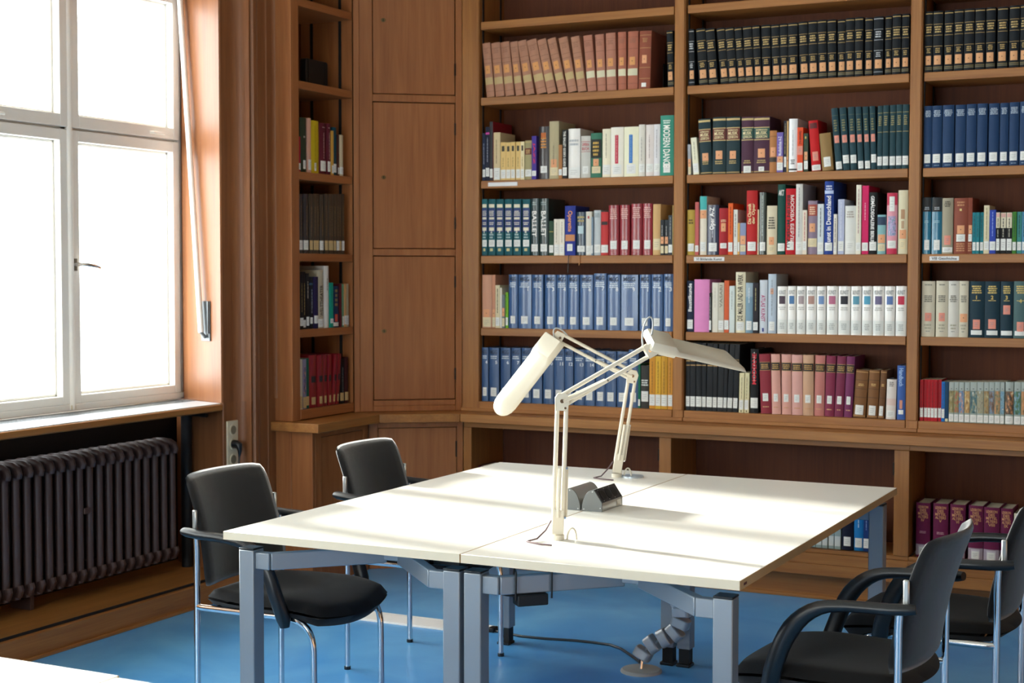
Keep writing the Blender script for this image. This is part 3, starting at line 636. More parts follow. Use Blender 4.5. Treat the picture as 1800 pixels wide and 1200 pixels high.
# ------------------------------------------------------------------ chairs
def make_chair():
    r = empty('armchair')
    R_ = .0105
    for sy in (-1, 1):
        yr, yf = sy*.232, sy*.200
        MB().tube([(0, yr, 0.006), (0, yr, .30), (0, yr, .60), (-.002, yr, .648)], R_, 14).build('leg', CHROME, r)
        MB().tube([(.0, yr, .0), (0, yr, .012)], .0125, 14).build('foot_cap', BLKP, r)
        pth = [(.004, yr, .418), (.02, yr*.995, .416), (.15, sy*.222, .414), (.30, sy*.208, .412)]+bez((.33, sy*.206, .411), (.40, sy*.202, .405), (.425, yf, .375), (.428, yf, .31), 8)+[(.430, yf, .006)]
        MB().tube(pth, R_, 14).build('leg', CHROME, r)
        MB().tube([(.430, yf, 0), (.430, yf, .012)], .0125, 14).build('foot_cap', BLKP, r)
        ya = sy*.246
        arm = [(-.046, sy*.238, .660), (-.03, sy*.241, .658), (.02, ya, .654), (.09, ya, .652), (.13, ya, .650)]+bez((.15, ya, .648), (.23, ya, .645), (.285, ya, .585), (.312, sy*.246, .50), 9)[1:]+[(.328, sy*.242, .455), (.338, sy*.232, .41), (.341, sy*.230, .385)]
        n_ = len(arm); rr = [.015+.010*min(1, max(0, (i-4)/6)) for i in range(n_)]; rr[0] = .012; rr[-1] = .016
        MB().tube(arm, rr, 16, [.017]+[.019]*(n_-2)+[.012], ref=(0, 0, 1)).build('armrest', BLKP, r)
        cl = MB().box(-.024, -.008, sy*.2195-.005, sy*.2195+.005, .662, .728)
        cl.build('bracket', ALUL, r, bevel=.004)
    # cross rails
    MB().tube([(.06, -.222, .412), (.06, .222, .412)], .009, 10).tube([(.30, -.208, .410), (.30, .208, .410)], .009, 10).build('cross_rail', CHROME, r)
    # seat cushion
    N = 18; vs = []; fs = []
    def P_(u, v, top):
        # square to rounded square
        x = u*math.sqrt(1-.30*v*v); y = v*math.sqrt(1-.30*u*u)
        q = min(1, max(abs(u), abs(v)))
        X = .232+.262*x; Y = .238*y*(1+.03*u)
        e = (1-q**5)**.5 if q < 1 else 0
        fr_ = max(0, (X-.28)/.21)
        base = .436-.030*fr_**2
        sad = -.018*max(0, 1-((X-.16)/.18)**2)*max(0, 1-(Y/.20)**2)+.008*(abs(v)**2)
        dn = .030+.034*min(1, fr_)*(1-.55*v*v)
        return (X, Y, base+(.038*e+sad if top else -dn*e))
    G = [-1+2*i/N for i in range(N+1)]
    for top in (True, False):
        for i in range(N+1):
            for k_ in range(N+1): vs.append(P_(G[i], G[k_], top))
    M_ = (N+1)**2
    for i in range(N):
        for k_ in range(N):
            a = i*(N+1)+k_
            fs.append((a, a+N+1, a+N+2, a+1)); b = a+M_; fs.append((b, b+1, b+N+2, b+N+1))
    mb = MB().add(vs, fs); so = mb.build('seat', FABS, r, smooth=80)
    bm = bmesh.new(); bm.from_mesh(so.data); bmesh.ops.remove_doubles(bm, verts=bm.verts, dist=.0005); bm.to_mesh(so.data); bm.free()
    # backrest
    vs = []; fs = []; NV = 20; NU = 16
    def Bk(u, v, front):
        wd_ = .217+.010*max(0, .3-v)
        x = u*math.sqrt(1-.12*abs(v)**9); zz = .655+.180*v*math.sqrt(1-.09*abs(u)**9)
        Y = wd_*x
        q = max(abs(u), abs(v)); e = (1-q**9)**.5 if q < 1 else 0
        t_ = (zz-.44)/.4
        X = -.004-.022*t_-.078*t_*t_+.046*(abs(x)**2)-.008
        X += (.020*e if front else -.014*e)
        return (X, Y, zz)
    for front in (True, False):
        for i in range(NU+1):
            for k_ in range(NV+1): vs.append(Bk(-1+2*i/NU, -1+2*k_/NV, front))
    M_ = (NU+1)*(NV+1)
    for i in range(NU):
        for k_ in range(NV):
            a = i*(NV+1)+k_; fs.append((a, a+1, a+NV+2, a+NV+1)); b = a+M_; fs.append((b, b+NV+1, b+NV+2, b+1))
    bo = MB().add(vs, fs).build('backrest', FAB, r, smooth=80)
    bm = bmesh.new(); bm.from_mesh(bo.data); bmesh.ops.remove_doubles(bm, verts=bm.verts, dist=.0005); bm.to_mesh(bo.data); bm.free()
    return r
proto = make_chair()
CH = [((-3.05, 4.075), 0, 'charcoal armchair at bottom left, tucked under the near left desk corner'),
      ((-3.05, 4.965), 0, 'charcoal armchair on the window side, second along the desk'),
      ((-.777, 4.0), 176, 'charcoal armchair at lower right, seen from behind with sunlit backrest inside'),
      ((-.655, 4.70), 179, 'charcoal armchair cut by the right photo edge, behind the nearer one')]
for i, ((x, y), a, lb) in enumerate(CH):
    c = proto if i == 0 else copy_tree(proto)
    c.location = (x, y, 0); c.rotation_euler = (0, 0, math.radians(a)); tag(c, lb, 'chair', 'charcoal armchairs around the desks')
ROWS = [
('L2', 2.376, [
(-3520.5, 44.4, 276, -27, '#b08068', 'leaA', 'pale brown leather volume with tan label', ''),
(-3469.5, 49.5, 274, -27, '#b08068', 'leaA', 'pale brown leather volume with tan label', ''),
(-3413.4, 49.2, 275, -30, '#b08068', 'leaA', 'pale brown leather volume with tan label', ''),
(-3357.6, 41.9, 273, -34.0, '#b08068', 'leaA', 'pale brown leather volume with tan label', ''),
(-3302.2, 48.9, 277, -47.0, '#b08068', 'leaA', 'pale brown leather volume with tan label', ''),
(-3238.8, 54.6, 279, -61, '#b08068', 'leaA', 'pale brown leather volume with tan label', ''),
(-3179.7, 49.1, 276, -60, '#b08068', 'leaA', 'pale brown leather volume with tan label', ''),
(-3122.3, 46.3, 278, -64, '#b08068', 'leaA', 'pale brown leather volume with tan label', ''),
(-3068.5, 48.5, 278, -56, '#b08068', 'leaA', 'pale brown leather volume with tan label', ''),
(-3015.0, 45.7, 276, -41, '#b08068', 'leaA', 'pale brown leather volume with tan label', ''),
(-2964.9, 46.6, 277, -26, '#b17a66', 'leaB', 'pink-brown leather volume with whitish label', ''),
(-2912.1, 45.1, 276, -15, '#b17a66', 'leaB', 'pink-brown leather volume with whitish label', ''),
(-2862.7, 50.3, 278, -7, '#b17a66', 'leaB', 'pink-brown leather volume with whitish label', ''),
(-2801.3, 41.5, 278, -3, '#ad6a55', 'leaB', 'pink-brown leather volume with whitish label', ''),
(-2755.6, 52.7, 278, 2, '#ad6a55', 'leaB', 'pink-brown leather volume with whitish label', ''),
(-2698.1, 60.1, 276, 6, '#8f4f3c', 'leaC', 'red-brown volume with small white label', ''),
(-2545.6, 30.7, 268, -9, '#10161d', 'blk', 'black volume with gold bands', ''),
]),
('L3', 1.957, [
(-3543.9, 17.4, 240, 0, '#1f2a44', 'thinw', 'thin navy paperback', ''),
(-3525.1, 22.7, 271, 0, '#20263a', 'thinw', 'dark paperback with magenta band', 'B:.86:.9:#c03a9a'),
(-3501.1, 19.3, 297, 0, '#8a1f28', '', 'black-spined tall book with red cover', 'B:0:1:#26262b L:.05:.2:.9:w'),
(-3479.8, 37.8, 241, 0, '#d8c49c', '', 'tall tan book', 'V:.35:.85:#8a7a60 L:.02:.26:1:w'),
(-3440.7, 30.4, 191, 0, '#e0c07e', 'yel', 'pale yellow volume of a matching set', ''),
(-3408.9, 26.3, 189, 0, '#e0c07e', 'yel', 'pale yellow volume of a matching set', ''),
(-3381.3, 24.9, 190, 0, '#e0c07e', 'yel', 'pale yellow volume of a matching set', ''),
(-3355.0, 25.5, 190, 0, '#e0c07e', 'yel', 'pale yellow volume of a matching set', ''),
(-3328.2, 21.5, 190, 0, '#e8d9ae', 'yel', 'cream volume beside the yellow set', ''),
(-3304.7, 37.7, 195, 0, '#a39a72', '', 'olive book with dark red title patch', 'B:.64:.8:#6a2a26 G:.66:.77:3:#c9a86a:.7 L:.08:.26:.9:w B:.95:.97:#c9b070'),
(-3263.8, 25.2, 215, 0, '#4a3a95', '', 'purple book with red letters', 'T:.35:.85:#e03050:d:JAZZ L:.08:.2:.95:w'),
(-3230.2, 57.9, 261, 0, '#2c2628', 'g', 'glossy dark book with orange title', 'G:.76:.92:1:#d07030:.5 G:.58:.8:4:#d89040:.55 L:.12:.25:.6:w'),
(-3171.0, 51.8, 284, 0, '#b5ab8a', '', 'large beige book with orange sticker', 'V:.25:.58:#8c8068 V:.25:.58:#8c8068 L:.2:.34:.6:o L:.06:.2:.8:c'),
(-3117.3, 19.7, 167, 0, '#a87447', '', 'short brown book', 'L:.1:.28:1:w'),
(-3095.7, 25.4, 239, 0, '#1a1a1c', '', 'black book with white lettering', "T:.25:.97:#f0efe8:d:THE_BALLET_GOER'S_GUIDE L:.06:.23:.9:w"),
(-3068.4, 64.3, 243, 0, '#e8e6e2', 'g', 'broad white book', 'G:.65:.8:2:#b8bcc0:.85 L:.03:.22:1:w'),
(-2999.0, 50.7, 205, 0, '#c9c9c3', '', 'grey book with red lettering', 'B:.86:.87:#b04048 B:.62:.63:#b04048 T:.76:.83:#c05058:h:OPERN T:.66:.73:#c05058:h:BUCH L:.1:.28:.6:w'),
(-2945.2, 56.6, 217, 0, '#3c7560', '', 'green book with black title patch', 'B:.44:.86:#16201c G:.48:.82:4:#c9a24a:.6 L:.26:.42:.5:o L:.1:.25:.8:c'),
(-2885.5, 43.2, 235, 0, '#ece6cf', '', 'cream book', 'V:.4:.9:#9a9680 L:.06:.26:1:w'),
(-2841.1, 66.9, 241, 0, '#eeeade', '', 'cream book with red panel', 'P:.27:.84:.26:#c02040 V:.3:.85:#d89098 L:.06:.25:.8:w'),
(-2771.1, 76.0, 240, 0, '#ecebd0', '', 'cream book with blue panel', 'P:.27:.84:.24:#2070c0 V:.3:.85:#80a8c8 L:.06:.25:.7:w'),
(-2692.7, 32.0, 248, 0, '#dcd9d0', '', 'white-grey book of a matching trio', 'V:.3:.75:#a0a09a L:.08:.24:.9:w'),
(-2658.9, 40.9, 246, 0, '#e3dbd8', '', 'pinkish white book of a matching trio', 'V:.35:.8:#b0a0a0 L:.08:.24:.9:w'),
(-2616.3, 31.7, 246, 0, '#e0dfe2', '', 'white book of a matching trio', 'V:.35:.9:#a0a0a8 L:.08:.24:.9:w'),
(-2583.4, 68.3, 286, 0, '#3c8f7c', '', 'teal book with white lettering', 'G:.86:.93:2:#d8e8e0:.6 T:.14:.84:#f4f4ee:d:MODERN_DANCE L:.05:.2:.5:w'),
]),
('L4', 1.578, [
(-3547.5, 31.9, 287, 0, '#1d5c66', 'enc', 'teal volume with cream label panels', 'T:.4:.46:#f2efe0:h:1'),
(-3511.6, 41.4, 286, 0, '#1d5c66', 'enc', 'teal volume with cream label panels', 'T:.4:.46:#f2efe0:h:2'),
(-3466.2, 42.5, 285, 0, '#1d5c66', 'enc', 'teal volume with cream label panels', 'T:.4:.46:#f2efe0:h:3'),
(-3418.4, 44.2, 284, 0, '#1d5c66', 'enc', 'teal volume with cream label panels', 'T:.4:.46:#f2efe0:h:4'),
(-3370.3, 44.6, 283, 0, '#1d5c66', 'enc', 'teal volume with cream label panels', 'T:.4:.46:#f2efe0:h:5'),
(-3318.4, 42.4, 282, 0, '#1d5c66', 'enc', 'teal volume with cream label panels', 'T:.4:.46:#f2efe0:h:6'),
(-3272.8, 46.1, 284, 0, '#123236', 'g', 'dark teal book with white lettering', 'T:.33:.78:#f4f4f0:d:BALLET L:.07:.2:.75:w G:.88:.95:2:#a0b0b0:.6'),
(-3222.9, 49.6, 283, 0, '#15302f', 'g', 'dark teal book with white lettering', 'T:.33:.78:#f4f4f0:d:BALLET L:.07:.2:.7:w G:.88:.95:2:#a0b0b0:.6'),
(-3170.0, 24.4, 171, 0, '#2f4a38', '', 'short dark green book', 'B:.68:.7:#b09a50 L:.08:.3:.95:w'),
(-3143.7, 31.3, 180, 0, '#e6e0d2', '', 'short cream book of a pair', 'V:.35:.92:#a8a290 L:.04:.3:.95:w'),
(-3110.5, 26.1, 180, 0, '#e8e2d5', '', 'short cream book of a pair', 'V:.35:.92:#a8a290 L:.04:.3:.95:w'),
(-3083.7, 57.7, 244, 0, '#2b3a8f', '', 'blue book with orange lettering', 'T:.48:.9:#f0a060:d:Operette L:.09:.23:.5:w P:.29:.42:.9:#c8885a'),
(-3022.9, 50.4, 213, 0, '#15334a', 'g', 'navy book with small picture', 'G:.76:.92:2:#b8a870:.8 P:.5:.68:.6:#b8d0d8 L:.08:.22:.8:w'),
(-2970.0, 30.7, 214, 0, '#d9d5ca', '', 'pale grey book', 'P:.84:.9:.3:#b04040 L:.03:.22:.95:w'),
(-2938.7, 8.7, 188, 0, '#7f93a5', '', 'very thin blue-grey booklet', 'L:.05:.26:.95:w'),
(-2928.7, 36.1, 220, 0, '#bcc4c8', '', 'light grey book', 'G:.84:.94:3:#7a8890:.8 L:.06:.24:1:w'),
(-2890.7, 38.4, 211, 0, '#c23b3d', '', 'red book with black patch', 'P:.7:.78:.85:#2a1a1c L:.06:.24:.95:w'),
(-2849.8, 53.6, 243, 0, '#8c1226', 'crim', 'glossy crimson volume', ''),
(-2790.1, 51.4, 243, 0, '#8c1226', 'crim', 'glossy crimson volume', ''),
(-2732.6, 55.9, 248, 0, '#8c1226', 'crim', 'glossy crimson volume', ''),
(-2672.5, 50.1, 248, 0, '#8c1226', 'crim', 'glossy crimson volume', ''),
(-2618.2, 39.0, 244, 0, '#cfa874', '', 'tan book', 'L:.1:.32:.9:c'),
(-2578.0, 18.5, 168, 0, '#2d3338', 'blko', 'thin black book with orange sticker', ''),
(-2558.3, 18.5, 168, 0, '#2d3338', 'blko', 'thin black book with orange sticker', ''),
(-2538.7, 20.8, 190, 0, '#3c4248', '', 'thin dark grey book', 'V:.4:.95:#9aa0a4 L:.06:.26:.95:w'),
(-2516.7, 3.2, 237, 0, '#d9c080', '', 'thin yellow booklet', 'L:.08:.2:.95:w'),
]),
('L5', 1.212, [
(-3545.7, 55.0, 269, 0, '#cf9b80', '', 'broad pale pink book', 'L:.2:.35:.6:o L:.02:.2:.95:c'),
(-3488.6, 18.7, 269, 0, '#c98f73', '', 'narrow pinkish brown book', 'L:.2:.35:.8:o L:.02:.2:.9:c'),
(-3468.6, 24.6, 217, 0, '#ddd2ae', '', 'cream book with black lettering', 'V:.35:.92:#2a2a28 L:.05:.25:.9:w'),
(-3442.0, 11.3, 204, 0, '#e2dccc', '', 'thin white book', 'L:.05:.25:.95:w'),
(-3430.0, 16.6, 169, 0, '#6d7a80', '', 'short grey book', 'L:.35:.6:.85:o L:.05:.3:.9:c'),
(-3411.4, 14.6, 181, 0, '#7ab52f', '', 'thin bright green book', 'V:.4:.95:#3a6a20 L:.08:.3:.95:w'),
(-3394.9, 49.5, 271, 0, '#3a5f90', 'mgg', 'glossy blue encyclopedia volume', ''),
(-3340.1, 72.0, 270, 0, '#3a5f90', 'mgg', 'glossy blue encyclopedia volume', 'T:.7:.77:#e8eef4:hr:1'),
(-3262.9, 61.0, 270, 0, '#3a5f90', 'mgg', 'glossy blue encyclopedia volume', 'T:.7:.77:#e8eef4:hr:2'),
(-3194.2, 61.1, 270, 0, '#3a5f90', 'mgg', 'glossy blue encyclopedia volume', 'T:.7:.77:#e8eef4:hr:3'),
(-3128.6, 58.1, 270, 0, '#3a5f90', 'mgg', 'glossy blue encyclopedia volume', 'T:.7:.77:#e8eef4:hr:4'),
(-3066.6, 59.6, 270, 0, '#3a5f90', 'mgg', 'glossy blue encyclopedia volume', 'T:.7:.77:#e8eef4:hr:5'),
(-3002.6, 69.8, 270, 0, '#3a5f90', 'mgg', 'glossy blue encyclopedia volume', 'T:.7:.77:#e8eef4:hr:6'),
(-2927.2, 65.4, 277, 0, '#3a5f90', 'mgg', 'glossy blue encyclopedia volume', 'T:.7:.77:#e8eef4:hr:7'),
(-2854.4, 66.7, 271, 0, '#3a5f90', 'mgg', 'glossy blue encyclopedia volume', 'T:.7:.77:#e8eef4:hr:8'),
(-2782.1, 88.0, 271, 0, '#3a5f90', 'mgg', 'glossy blue encyclopedia volume', 'T:.7:.77:#e8eef4:hr:9'),
(-2687.4, 56.9, 272, 0, '#3a5f90', 'mgg', 'glossy blue encyclopedia volume', 'T:.7:.77:#e8eef4:hr:1'),
(-2625.1, 57.7, 273, 0, '#3a5f90', 'mgg', 'glossy blue encyclopedia volume', 'T:.7:.77:#e8eef4:hr:2'),
(-2562.0, 48.5, 275, 0, '#3a5f90', 'mgg', 'glossy blue encyclopedia volume', 'T:.7:.77:#e8eef4:hr:3'),
]),
('L6', 0.837, [
(-3547.5, 37.0, 274, 0, '#365784', 'mgl', 'plain blue encyclopedia volume', 'T:.7:.76:#dce6f0:hr:4'),
(-3504.8, 55.0, 274, 0, '#365784', 'mgl', 'plain blue encyclopedia volume', 'T:.7:.76:#dce6f0:hr:5'),
(-3441.4, 54.6, 275, 0, '#365784', 'mgl', 'plain blue encyclopedia volume', 'T:.7:.76:#dce6f0:hr:6'),
(-3380.5, 52.9, 276, 0, '#365784', 'mgl', 'plain blue encyclopedia volume', 'T:.7:.76:#dce6f0:hr:7'),
(-3321.4, 52.5, 277, 0, '#365784', 'mgl', 'plain blue encyclopedia volume', 'T:.7:.76:#dce6f0:hr:8'),
(-3264.7, 57.6, 277, 0, '#365784', 'mgl', 'plain blue encyclopedia volume', 'T:.7:.76:#dce6f0:hr:9'),
(-3202.3, 56.5, 277, 0, '#365784', 'mgl', 'plain blue encyclopedia volume', 'T:.7:.76:#dce6f0:hr:10'),
(-3141.7, 55.4, 278, 0, '#365784', 'mgl', 'plain blue encyclopedia volume', 'T:.7:.76:#dce6f0:hr:11'),
(-3082.3, 45.7, 278, 0, '#365784', 'mgl', 'plain blue encyclopedia volume', 'T:.7:.76:#dce6f0:hr:12'),
(-3032.6, 54.7, 276, 0, '#365784', 'mgl', 'plain blue encyclopedia volume', 'T:.7:.76:#dce6f0:hr:13'),
(-2975.9, 55.0, 276, 0, '#365784', 'mgl', 'plain blue encyclopedia volume', 'T:.7:.76:#dce6f0:hr:14'),
(-2915.6, 52.0, 273, 0, '#365784', 'mgl', 'plain blue encyclopedia volume', 'T:.7:.76:#dce6f0:hr:15'),
(-2861.6, 54.9, 272, 0, '#365784', 'mgl', 'plain blue encyclopedia volume', 'T:.7:.76:#dce6f0:hr:16'),
(-2804.1, 59.7, 272, 0, '#365784', 'mgl', 'plain blue encyclopedia volume', ''),
(-2742.4, 51.6, 283, 0, '#365784', 'mgl', 'plain blue encyclopedia volume', ''),
(-2689.0, 11.6, 214, 0, '#0f6a50', '', 'thin green book', 'L:.05:.2:.95:w'),
(-2675.5, 41.6, 208, 0, '#3a3a38', '', 'dark grey book with white lines', 'G:.52:.68:3:#d8dcd8:.9 L:.16:.4:.85:w'),
(-2632.0, 29.9, 254, 0, '#d09030', 'ylw', 'golden yellow book', ''),
(-2600.2, 27.9, 255, 0, '#dfae3a', 'ylw', 'bright yellow book', ''),
(-2571.0, 32.2, 256, 0, '#cf9a35', 'ylw', 'golden yellow book', ''),
(-2537.5, 24.0, 257, 0, '#d09038', 'ylw', 'orange-yellow book', ''),
]),
('M2', 2.376, [
(-2439.5, 28.7, 266, -5, '#10161d', 'blks', 'black volume with silver bands', ''),
(-2390.9, 44.1, 268, -18, '#10161d', 'blk', 'black volume with gold bands', ''),
(-2341.6, 43.8, 265, -20, '#10161d', 'blk', 'black volume with gold bands', ''),
(-2282.9, 38.9, 263, -23, '#10161d', 'blk', 'black volume with gold bands', ''),
(-2242.0, 40.7, 262, -22, '#10161d', 'blk', 'black volume with gold bands', ''),
(-2198.8, 35.1, 261, -22, '#10161d', 'blk', 'black volume with gold bands', ''),
(-2163.4, 42.2, 262, -16, '#10161d', 'blk', 'black volume with gold bands', ''),
(-2118.7, 34.6, 262, -14, '#10161d', 'blk', 'black volume with gold bands', ''),
(-2083.8, 42.4, 262, -7, '#10161d', 'blk', 'black volume with gold bands', ''),
(-2034.5, 37.7, 260, -9, '#10161d', 'blk', 'black volume with gold bands', ''),
(-1995.5, 35.7, 261, -6, '#10161d', 'blk', 'black volume with gold bands', ''),
(-1958.6, 44.8, 261, -4, '#10161d', 'blk', 'black volume with gold bands', ''),
(-1905.1, 41.4, 264, -10, '#10161d', 'blk', 'black volume with gold bands', ''),
(-1863.1, 41.2, 265, -6, '#10161d', 'blk', 'black volume with gold bands', ''),
(-1818.2, 39.7, 265, -7, '#10161d', 'blk', 'black volume with gold bands', ''),
(-1774.8, 39.5, 263, -5, '#10161d', 'blk', 'black volume with gold bands', ''),
(-1729.9, 34.4, 260, -3, '#10161d', 'blk', 'black volume with gold bands', ''),
(-1694.8, 38.5, 264, -1, '#10161d', 'blk', 'black volume with gold bands', ''),
(-1652.7, 37.1, 264, -1, '#10161d', 'blk', 'black volume with gold bands', ''),
(-1608.5, 33.9, 259, 0, '#10161d', 'blk', 'black volume with gold bands', ''),
(-1569.8, 42.6, 261, 0, '#10161d', 'blks', 'black volume with silver bands', ''),
(-1517.8, 28.2, 260, 0, '#10161d', 'blk', 'black volume with gold bands', ''),
(-1486.1, 37.4, 265, 0, '#10161d', 'blk', 'black volume with gold bands', ''),
(-1446.3, 32.6, 264, 1, '#10161d', 'blk', 'black volume with gold bands', ''),
]),
('M3', 1.957, [
(-2440.5, 16.0, 144, -4.0, '#a9adb5', '', 'short grey book leaning, orange sticker', 'L:.26:.52:.95:o L:.02:.26:.95:c'),
(-2413.0, 28.5, 176, -15, '#e6e4cc', '', 'pale cream book leaning', 'V:.4:.9:#a8a890 L:.05:.3:.95:w'),
(-2383.2, 59.9, 263, -11, '#20363c', 'riem', 'dark green gilt volume, brown title band', 'T:.75:.78:#e0d0a0:h:RIEMANN T:.68:.74:#e8d8a8:h:MUSIK T:.62:.67:#e8d8a8:h:LEXIKON L:.24:.38:.5:o B:.6:.8:#6a2f28'),
(-2321.3, 65.3, 266, 0, '#20363c', 'riem', 'dark green gilt volume, brown title band', 'T:.75:.78:#e0d0a0:h:RIEMANN T:.68:.74:#e8d8a8:h:MUSIK T:.62:.67:#e8d8a8:h:LEXIKON L:.26:.41:.5:o B:.6:.8:#6a2f28'),
(-2253.4, 66.0, 265, 0, '#20363c', 'riem', 'dark green gilt volume, brown title band', 'T:.75:.78:#e0d0a0:h:RIEMANN T:.68:.74:#e8d8a8:h:MUSIK T:.62:.67:#e8d8a8:h:LEXIKON L:.26:.4:.45:o B:.6:.8:#6a2f28'),
(-2181.6, 59.0, 262, 0, '#4b2c40', 'riem', 'maroon gilt volume, green title band', 'T:.75:.78:#e0d0a0:h:RIEMANN T:.68:.74:#e8d8a8:h:MUSIK T:.62:.67:#e8d8a8:h:LEXIKON L:.01:.13:.6:w B:.62:.8:#1e5048'),
(-2120.7, 75.1, 260, 0, '#4b2c40', 'riem', 'broad maroon gilt volume, green title band', 'T:.75:.78:#e0d0a0:h:RIEMANN T:.68:.74:#e8d8a8:h:MUSIK T:.62:.67:#e8d8a8:h:LEXIKON L:.27:.43:.45:o L:.03:.11:.35:w B:.62:.8:#1e5048'),
(-2044.3, 34.1, 193, 0, '#b07848', '', 'short worn brown leather book', 'L:.38:.6:.7:o B:.25:.36:#3a3028 B:.85:.87:#8a5a30'),
(-2008.4, 30.2, 183, 0, '#7565b0', '', 'purple book with white lettering', 'T:.42:.9:#e8e4f0:u:Musikalisches_A-Z L:.24:.4:.9:o L:.05:.26:.95:w'),
(-1976.9, 13.2, 235, 0, '#2b3040', '', 'thin dark navy book', 'V:.35:.95:#b0a070 L:.1:.3:.95:w'),
(-1962.5, 8.1, 234, 0, '#c9a36b', '', 'thin tan book', 'L:.15:.3:.9:o'),
(-1953.1, 39.9, 243, 0, '#e8e9ec', 'g', 'tall white book', 'V:.3:.8:#b0b4ba G:.14:.24:3:#505050:.5 B:.03:.06:#222222'),
(-1912.6, 27.3, 202, 0, '#e0522c', '', 'orange book with pink sticker', 'T:.62:.92:#5a1a10:d:Opernwelt_A-Z L:.38:.58:.95:k L:.02:.2:.95:w'),
(-1882.7, 21.2, 174, -2.0, '#3b4a3c', '', 'short green book with gold dot', 'P:.86:.92:.25:#e0c060 L:.3:.52:.7:o L:.06:.28:.85:w'),
(-1845.0, 43.1, 233, -18, '#c0161c', '', 'bright red book leaning', 'P:.84:.95:.8:#5a0c10 L:.2:.38:.6:k L:.01:.12:.95:w'),
(-1795.8, 52.7, 174, -17.0, '#93764a', '', 'broad khaki book leaning', 'L:.1:.36:.6:w'),
(-1733.6, 29.7, 284, -26, '#20404a', 'grnk', 'dark green volume with pink sticker', 'L:.02:.14:.9:w'),
(-1700.2, 30.2, 285, -21, '#20404a', 'grnk', 'dark green volume with pink sticker', 'L:.11:.24:.9:w'),
(-1665.8, 28.9, 285, -16, '#20404a', 'grnk', 'dark green volume with pink sticker', 'L:.11:.24:.9:w'),
(-1631.5, 25.7, 284, -16, '#20404a', 'grnk', 'dark green volume with pink sticker', 'L:.02:.14:.9:w'),
(-1602.2, 25.1, 284, -14, '#20404a', 'grnk', 'dark green volume with pink sticker', 'L:.02:.14:.9:w'),
(-1573.6, 24.4, 284, -11, '#20404a', 'grnk', 'dark green volume with pink sticker', 'L:.11:.24:.9:w'),
(-1546.8, 22.5, 283, 0, '#1f3f48', 'grng', 'dark green volume with gold bands', ''),
(-1522.5, 26.0, 284, 0, '#1f3f48', 'grng', 'dark green volume with gold bands', ''),
(-1493.6, 27.0, 284, 0, '#1f3f48', 'grng', 'dark green volume with gold bands', ''),
(-1464.2, 25.8, 285, 0, '#1f3f48', 'grng', 'dark green volume with gold bands', ''),
(-1436.1, 27.6, 284, 0, '#1f3f48', 'grng', 'dark green volume with gold bands', ''),
]),
('M4', 1.578, [
(-2444.5, 38.2, 214, 0, '#b59a45', '', 'mustard yellow book', 'G:.68:.8:2:#5a4a18:.7 L:.08:.25:.8:w'),
(-2403.6, 18.6, 250, 0, '#c0615f', '', 'narrow dusty red book', 'L:.06:.18:.95:w'),
(-2383.0, 35.0, 277, 0, '#e4dccb', '', 'cream book with turquoise top', 'B:.77:1:#3fb0b0 L:.62:.76:.9:o L:.06:.22:.8:w'),
(-2345.4, 56.5, 235, 0, '#1f2a48', 'g', 'navy book with white lettering', 'T:.5:.95:#f4f4f4:u:Oper_A-Z V:.35:.6:#c8ccd8 L:.07:.24:.7:w'),
(-2286.2, 45.0, 219, 0, '#a3232b', '', 'red book with pale oval sticker', 'G:.7:.76:2:#e8c8a0:.7 L:.5:.68:.5:o L:.14:.25:.7:w'),
(-2239.3, 22.7, 241, 0, '#e4632a', '', 'orange book', 'V:.4:.95:#7a2a10 L:.06:.24:.95:w'),
(-2215.2, 20.1, 211, 0, '#e3e3dd', '', 'narrow white book', 'V:.4:.9:#606060 L:.04:.25:.95:w'),
(-2193.9, 10.3, 148, 0, '#d9a860', '', 'short thin yellow book', 'L:.1:.4:.95:w'),
(-2181.6, 28.4, 148, 0, '#8d97b8', '', 'short grey-blue book with orange sticker', 'L:.32:.6:.9:o L:.1:.3:.95:c'),
(-2151.9, 52.6, 298, 0, '#b62324', '', 'tall red book with cream lettering', 'T:.48:.8:#f0dca8:u:Die_Chronik T:.48:.8:#f0dca8:u2:der_Oper L:.06:.2:.75:w'),
(-2098.1, 7.0, 210, 0, '#ddc9a8', '', 'thin beige booklet', 'L:.1:.25:.9:w'),
(-2089.7, 31.2, 289, 0, '#3c4640', 'g', 'grey-green glossy book', 'V:.3:.95:#a8b8b0 L:.06:.2:.85:w'),
(-2054.1, 48.1, 226, 0, '#d9cfb4', '', 'cream book with centred black title', 'G:.52:.78:5:#4a463c:.7 L:.2:.36:.5:o L:.05:.18:.7:c'),
(-2004.0, 35.9, 324, 0, '#134a42', '', 'tall dark green book with white title', 'T:.84:.92:#f4f4f0:h:AKT L:.05:.16:.9:w'),
(-1965.6, 47.0, 303, 0, '#c01a27', '', 'red book with white and black lettering', 'T:.1:.9:#f4e8e4:d:МОСКВА_БЕРЛИН T:.1:.9:#200808:d2:BERLIN_MOSKAU L:.07:.2:.7:w'),
(-1916.8, 31.8, 323, 0, '#d7d7d3', '', 'tall pale grey book', 'V:.25:.95:#909498 L:.06:.18:.95:w'),
(-1883.7, 20.5, 203, 0, '#e5dac8', '', 'short cream book with red print', 'V:.3:.95:#c06868 L:.1:.3:.95:w'),
(-1861.4, 43.3, 245, 0, '#8f7e92', '', 'mauve book with brick red title', 'B:.72:.93:#a84a3c G:.74:.9:4:#e8c8a8:.7 L:.42:.58:.6:o L:.14:.3:.95:c'),
(-1815.0, 28.9, 230, 0, '#cfd8de', '', 'pale blue-white book', 'V:.35:.92:#606a70 L:.06:.24:.95:w'),
